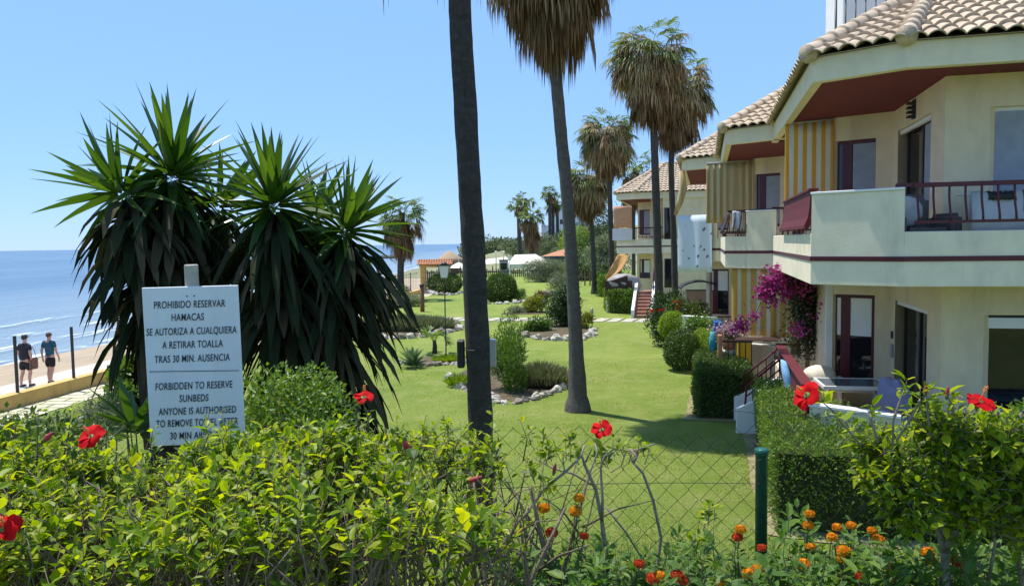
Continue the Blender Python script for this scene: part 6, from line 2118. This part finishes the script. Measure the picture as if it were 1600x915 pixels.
def rack_cloth(label, x0, x1, drop, mat, off):
    c = local_thing('laundry', label, 'laundry', f1, 2.62, -.12, F1, R(4), 'laundry on the clothes rack')
    mb = MB(); vs = []
    n = 14
    for r_i, (y, z) in enumerate(((-.30 - off, .98 - drop), (-.295 - off, .98 - drop * .5), (-.285 - off, .985), (-.24, 1.005), (-.2, .985), (-.19, .98 - drop * .6))):
        for i in range(n + 1):
            x = x0 + (x1 - x0) * i / n
            vs.append((x + .01 * math.sin(r_i * 2 + i), y + .012 * math.sin(i * 1.3 + r_i), z + .008 * math.sin(i * 2.1)))
    mb.add(vs, [(r * (n + 1) + i, r * (n + 1) + i + 1, (r + 1) * (n + 1) + i + 1, (r + 1) * (n + 1) + i) for r in range(5) for i in range(n)], 0, True)
    o = mb.build('cloth', mat, c); o.modifiers.new('t', 'SOLIDIFY').thickness = .004


M['sheetg'] = plain('grey_white_sheet', (.50, .51, .55), .9, .06, 4, .1)
rack_cloth('large pale sheet hanging over the whole clothes rack', -.60, .62, .62, M['sheetg'], .0)
rack_cloth('black swimsuit hanging at the left of the clothes rack', -.40, -.05, .10, M['dark'], .02)
rack_cloth('black shorts hanging at the middle of the clothes rack', .05, .20, .26, M['dark'], .022)
rack_cloth('black top hanging right of the shorts on the clothes rack', .24, .36, .24, M['dark'], .024)
# second house: laundry, terrace clutter
for a, b, z0, z1, m_, lab in ((.12, .36, 4.15, 4.60, M['sheetg'], 'pale towel hanging behind the second house bars'), (.42, .62, 4.05, 4.58, M['dark'], 'dark towel hanging beside the pale one on the second house')):
    hung_cloth('towel', f2, [(a + .05, -.02 - a * .3), (b + .05, -.02 - b * .3)], z0, z1, m_, lab, 'towel', 'towels on the second balcony', 2, .02, 20, rail=False)
M['yellow'] = plain('yellow_plastic', (.72, .42, .01), .4, .05)
q = G(1160, 556, .9)
t = place('storage_box', 'yellow box with dark lid behind the brown rails of the second terrace', 'box', (P(1162, 556, 18.25).x, 18.25, .3))
t.rotation_euler = (0, 0, ANG)
mb = MB(); mb.box((-.15, -.15, 0), (.17, .2, 1.20)); mb.build('body', M['yellow'], t, bevel=.015)
mb = MB(); mb.box((-.18, -.18, 1.201), (.85, .28, 1.235)); mb.build('lid', M['brown'], t, bevel=.008)
t = place('terrace_rail', 'terracotta brown terrace railing left of the yellow box', 'railing', (P(1130, 560, 17.9).x, 17.9, 0)); t.rotation_euler = (0, 0, ANG)
mb = MB(); mb.box((-.02, -.02, 1.50), (.66, .03, 1.55)); mb.box((-.02, -.02, .95), (.66, .03, 1.0))
for k in range(5): mb.box((.1 + .13 * k, -.01, 1.0), (.125 + .13 * k, .02, 1.50))
mb.build('bars', M['brown'], t)
mb = MB(); mb.box((-.13, -.07, .0), (-.02, .07, 1.68)); mb.build('newel', M['terracotta'], t, bevel=.02)
t = place('pool_float', 'bright blue rolled towel and float leaning by the terracotta post', 'float', P(1122, 545, 19.2)); t.rotation_euler = (0, 0, ANG)
mb = MB(); mb.box((-.13, -.06, .28), (.13, .08, .74)); mb.build('float', plain('bright_blue', (.02, .18, .52), .6), t, bevel=.05, seg=3)
mb = MB(); mb.blob((-.12, -.02, .18), (.10, .09, .24), 0, 14, 10, .28, 3.0); mb.build('towel', plain('turquoise', (.03, .33, .42), .7), t)
t = place('garden_lantern', 'white dome lantern on the second terrace wall', 'lamp', w2(1.0, .2, 1.3)); t.rotation_euler = (0, 0, ANG)
mb = MB(); mb.box((-.10, -.10, 0), (.10, .10, .25)); mb.build('base', M['white'], t); mb = MB(); mb.lathe([(.26, .25), (.25, .33), (.14, .40), (.02, .43)], n=14); mb.build('hood', M['white'], t)
# pots with pink flowers
t = place('flower_pot', 'pot of pale pink flowers between float and yellow box', 'plant pot', (P(1138, 520, 18.8).x, 18.8, 1.2)); t.rotation_euler = (0, 0, ANG)
mb = MB(); mb.lathe([(.12, 0), (.17, .25), (.15, .25)], n=12); mb.build('pot', M['terracotta'], t)
rg = rnd(61); n = 500
small_leaves('flower', rg.normal(size=(n, 3)) * np.array([.16, .12, .11]) + np.array([0, 0, .45]), rg.normal(size=(n, 3)), rg.normal(size=(n, 3)), np.full(n, .06), np.full(n, .05), leafmat('pale_pink', [(.6, .35, .45), (.7, .5, .55), (.5, .2, .35)], .6, .3, (1, 1, 1)), t)
small_leaves('foliage', rg.normal(size=(n, 3)) * np.array([.15, .12, .10]) + np.array([0, 0, .36]), rg.normal(size=(n, 3)), rg.normal(size=(n, 3)), np.full(n, .07), np.full(n, .035), M['boxd'], t)
# brick barbecue, planter and small wall by the third house
q = P(1092, 500, 30.0)
t = place('barbecue', 'beige masonry barbecue with dark arched hood right of the palm pair', 'barbecue', (q.x, 30.0, 0)); t.rotation_euler = (0, 0, ANG * .5)
mb = MB(); mb.box((-.55, -.4, 0), (.55, .4, .85)); mb.box((-.50, -.38, .851), (.52, .36, 1.95)); mb.build('body', plain('beige_masonry', (.42, .29, .20), .85, .08), t, bevel=.03, seg=2)
mb = MB()
pts = [(-.75 + 1.5 * i / 12, 2.0 + .28 * math.sin(math.pi * i / 12) ** .6) for i in range(13)]
mb.add([(x, y, z + (0 if k == 0 else .05)) for k in (0, 1) for y in (-.5, .45) for x, z in pts], [(i, i + 1, 14 + i, 13 + i) for i in range(12)] + [(26 + i, 26 + i + 1, 40 + i, 39 + i) for i in range(12)] + [(i, i + 1, 27 + i, 26 + i) for i in range(12)] + [(13 + i, 14 + i, 40 + i, 39 + i) for i in range(12)])
mb.build('hood', M['dark'], t)
t = place('planter', 'black planter box with white pots below the third house', 'planter', (P(1088, 505, 24.5).x, 24.5, 0)); t.rotation_euler = (0, 0, ANG)
mb = MB(); mb.box((-.34, -.25, 0), (.34, .25, 1.05)); mb.build('box', M['dark'], t, bevel=.01)
for k in range(3):
    mb = MB(); mb.lathe([(.06, 0), (.085, .16), (.07, .17)], n=10); o = mb.build('pot', M['white'], t); o.location = (-.22 + .2 * k, -.34, .86)
rg = rnd(62); n = 900
small_leaves('foliage', rg.normal(size=(n, 3)) * np.array([.26, .16, .12]) + np.array([.1, 0, 1.22]), rg.normal(size=(n, 3)) + np.array([0, 0, .5]), rg.normal(size=(n, 3)), np.full(n, .11), np.full(n, .05), M['olean'], t)
# covered heap and furniture in front of the farthest house
t = place('covered_furniture', 'grey covered furniture heap on the farthest house terrace', 'furniture', (P(975, 430, 42).x, 42.2, 1.15))
mb = MB(); mb.blob((0, 0, .45), (1.0, .5, .5), 0, 16, 10, .18, 2.2, 8); mb.build('cover', plain('grey_cover', (.35, .34, .33), .9, .12, 4, .4, 8), t)
t = place('balcony_screen', 'grey fabric screen tied to the farthest house balcony bars', 'screen', f4.w(-.05, -.10, 3.95)); t.rotation_euler = (0, 0, ANG - R(30))
mb = MB(); mb.box((-.1, -.16, 0), (1.25, -.14, .66)); mb.build('cloth', M['sheetg'], t)


# ------------------------------------------------------------------ the two walkers on the promenade
def skin_mesh(name, verts, edges, radii, mat, parent, root_i=0, sub=2):
    me = bpy.data.meshes.new('sk'); me.from_pydata(verts, edges, [])
    o = bpy.data.objects.new('sk', me); COL.objects.link(o)
    o.modifiers.new('skin', 'SKIN'); m2 = o.modifiers.new('sub', 'SUBSURF'); m2.levels = sub; m2.render_levels = sub
    for i, r in enumerate(radii):
        d = me.skin_vertices[0].data[i]
        d.radius = r if isinstance(r, tuple) else (r, r)
        d.use_root = (i == root_i)
    dg = bpy.context.evaluated_depsgraph_get(); dg.update()
    out = bpy.data.meshes.new_from_object(o.evaluated_get(dg))
    bpy.data.objects.remove(o); bpy.data.meshes.remove(me)
    out.materials.clear(); out.materials.append(mat)
    for p in out.polygons: p.use_smooth = True
    r = bpy.data.objects.new(name, out); COL.objects.link(r); r.parent = parent
    return r


def walker(label, loc, rz, H, girth, shirt, shorts, hair, cap, bag, stride, swing):
    """faces local +Y; x is its right side"""
    root = empty('person', loc, rz); tag(root, label, 'person')
    k = H / 1.75; g = girth
    V, E, Rr = [], [], []

    def add(p, r, par=None):
        V.append(tuple(q * k for q in p)); Rr.append(r * k if not isinstance(r, tuple) else tuple(q * k for q in r))
        if par is not None: E.append((par, len(V) - 1))
        return len(V) - 1
    pel = add((0, 0, .93), (.155 * g, .11 * g))
    bel = add((0, .02 * g, 1.08), (.16 * g, .115 * g), pel)
    che = add((0, .0, 1.30), (.165 * (g * .6 + .4), .11), bel)
    sh = add((0, -.01, 1.43), (.12, .075), che)
    nk = add((0, .0, 1.50), .052, sh)
    n2 = add((0, .015, 1.56), .055, nk)
    hd = add((0, .03, 1.64), (.078, .092), n2)
    tp = add((0, .02, 1.71), (.062, .075), hd)
    add((0, .115, 1.63), .012, hd)
    for s in (-1, 1):
        add((s * .083, .01, 1.63), .012, hd)
        st = stride * s
        hp = add((s * .10, 0, .86), .088 * (g * .5 + .5), pel)
        kn = add((s * .105, .10 * st + .03, .49), .058, hp)
        cf_ = add((s * .105, .12 * st - .03, .34), .056, kn)
        an = add((s * .10, .16 * st - .04, .09), .036, cf_)
        he = add((s * .10, .16 * st - .05, .04), .036, an)
        add((s * .11, .16 * st + .12, .03), .032, he)
        so = add((s * .185 * (g * .3 + .7), -.01, 1.42), .062, sh)
        sw = swing * s
        el = add((s * .255 * (g * .35 + .65), -.03 - .10 * sw, 1.14), .043, so)
        wr = add((s * .27 * (g * .35 + .65), .04 - .16 * sw, .90), .028, el)
        pm = add((s * .268 * (g * .35 + .65), .055 - .17 * sw, .84), (.018, .034), wr)
        for f in range(4):
            off = (-.026 + .0175 * f)
            b1 = add((s * .268 * (g * .35 + .65), .058 - .17 * sw + off, .80), .0085, pm)
            b2 = add((s * .262 * (g * .35 + .65), .062 - .17 * sw + off, .765 - .006 * (f in (1, 2))), .0078, b1)
            add((s * .252 * (g * .35 + .65), .064 - .17 * sw + off, .742 - .010 * (f in (1, 2))), .0068, b2)
        th = add((s * .262 * (g * .35 + .65), .092 - .17 * sw, .83), .009, pm)
        add((s * .256 * (g * .35 + .65), .104 - .17 * sw, .80), .008, th)
    body = skin_mesh('body', V, E, Rr, M['skin'], root, pel)
    # shirt and shorts as shells a little wider than the body
    v, e, r = [], [], []

    def a2(p, rr, par=None):
        v.append(tuple(q * k for q in p)); r.append(tuple(q * k for q in rr) if isinstance(rr, tuple) else rr * k)
        if par is not None: e.append((par, len(v) - 1))
        return len(v) - 1
    h0 = a2((0, 0, .86), (.185 * g, .135 * g)); h1_ = a2((0, .02 * g, 1.06), (.185 * g, .135 * g), h0); h2_ = a2((0, 0, 1.28), (.186 * (g * .6 + .4), .125), h1_)
    h3_ = a2((0, -.01, 1.42), (.135, .085), h2_); a2((0, 0, 1.475), .066, h3_)
    for s in (-1, 1):
        q1 = a2((s * .18 * (g * .3 + .7), -.01, 1.415), .078, h3_); sw = swing * s
        a2((s * .235 * (g * .35 + .65), -.025 - .06 * sw, 1.22), .066, q1)
    skin_mesh('shirt', v, e, r, shirt, root, 0)
    v, e, r = [], [], []
    h0 = a2((0, 0, .96), (.175 * g, .13 * g)); h1_ = a2((0, 0, .86), (.165 * g, .125 * g), h0)
    for s in (-1, 1):
        q1 = a2((s * .10, 0, .80), .112 * (g * .5 + .5), h1_); a2((s * .108, .085 * stride * s + .02, .56), .092 * (g * .4 + .6), q1)
    skin_mesh('shorts', v, e, r, shorts, root, 0)
    for s in (-1, 1):
        mb = MB(); mb.blob((s * .105 * k, (.16 * stride * s + .03) * k, .045 * k), (.052 * k, .14 * k, .05 * k), 0, 14, 9, .03, 1, 2); mb.v = [(a, b, max(.0, c)) for a, b, c in mb.v]
        o = mb.build('shoe', M['dark'], root)
        mb = MB(); mb.prism([(s * .105 * k + .055 * k * math.cos(t_), (.16 * stride * s + .03) * k + .145 * k * math.sin(t_)) for t_ in np.linspace(0, 2 * math.pi, 15)[:-1]], 0, .018 * k); mb.build('sole', M['white'], o)
    mb = MB(); mb.blob((0, .008 * k, 1.672 * k), (.089 * k, .104 * k, .088 * k), 0, 16, 10, .03, 2, 3); mb.v = [(a, b, max(c, (1.60 + (.06 if b > .03 else 0)) * k)) for a, b, c in mb.v]
    mb.build('hair', hair, root)
    if cap:
        mb = MB(); mb.lathe([(.096 * k, 1.69 * k), (.094 * k, 1.73 * k), (.07 * k, 1.765 * k), (.01 * k, 1.775 * k)], (0, .012 * k, 0), 16)
        mb.prism([(-.07 * k, .08 * k), (.07 * k, .08 * k), (.05 * k, .19 * k), (-.05 * k, .19 * k)], 1.685 * k, 1.70 * k); mb.build('cap', M['dark'], root)
    for s in (-1, 1):
        mb = MB(); mb.blob((s * .032 * k, .117 * k, 1.655 * k), (.011 * k, .006 * k, .007 * k), 0, 8, 6, 0); mb.build('eye', M['dark'], root)
    mb = MB(); mb.blob((0, .117 * k, 1.59 * k), (.025 * k, .006 * k, .007 * k), 0, 8, 6, 0); mb.build('mouth', M['pinkbud'], root)
    if bag:
        b = empty('bag', root.matrix_world.translation + Vector((0, 0, 0)), rz); tag(b, 'brown shoulder bag hanging between the two walkers', 'bag')
        b.location = Vector(loc) + Vector((.27, .0, .82))
        mb = MB(); mb.box((-.06, -.15, -.22), (.06, .15, .16)); mb.build('body', plain('brown_bag', (.16, .08, .055), .7, .15), b, bevel=.03, seg=2)
        mb = MB(); mb.tube([(0, -.12, .15), (-.03, -.05, .40), (-.05, .03, .52), (-.03, .08, .40), (0, .12, .15)], .010, 5); mb.build('strap', M['brown'], b)
    return root


M['navy'] = plain('navy_shirt', (.020, .022, .032), .85, .15, 8, .2)
M['teal'] = plain('teal_shirt', (.020, .085, .125), .8, .2, 5, .2)
M['blackc'] = plain('black_shorts', (.012, .012, .016), .8, .2)
q = G(42, 604, -.67)
walker('heavy walker in black shirt and cap, nearer the ochre wall', (q.x, q.y, -.67), R(-14), 1.74, 1.30, M['navy'], M['blackc'], M['dark'], True, True, .5, .4)
q2 = G(68, 602, -.67)
walker('slimmer walker in teal shirt and dark shorts, on the right', (q2.x + .05, q2.y + .35, -.67), R(-10), 1.76, .86, M['teal'], M['blackc'], plain('brown_hair', (.09, .05, .03), .7), False, False, -.5, -.4)
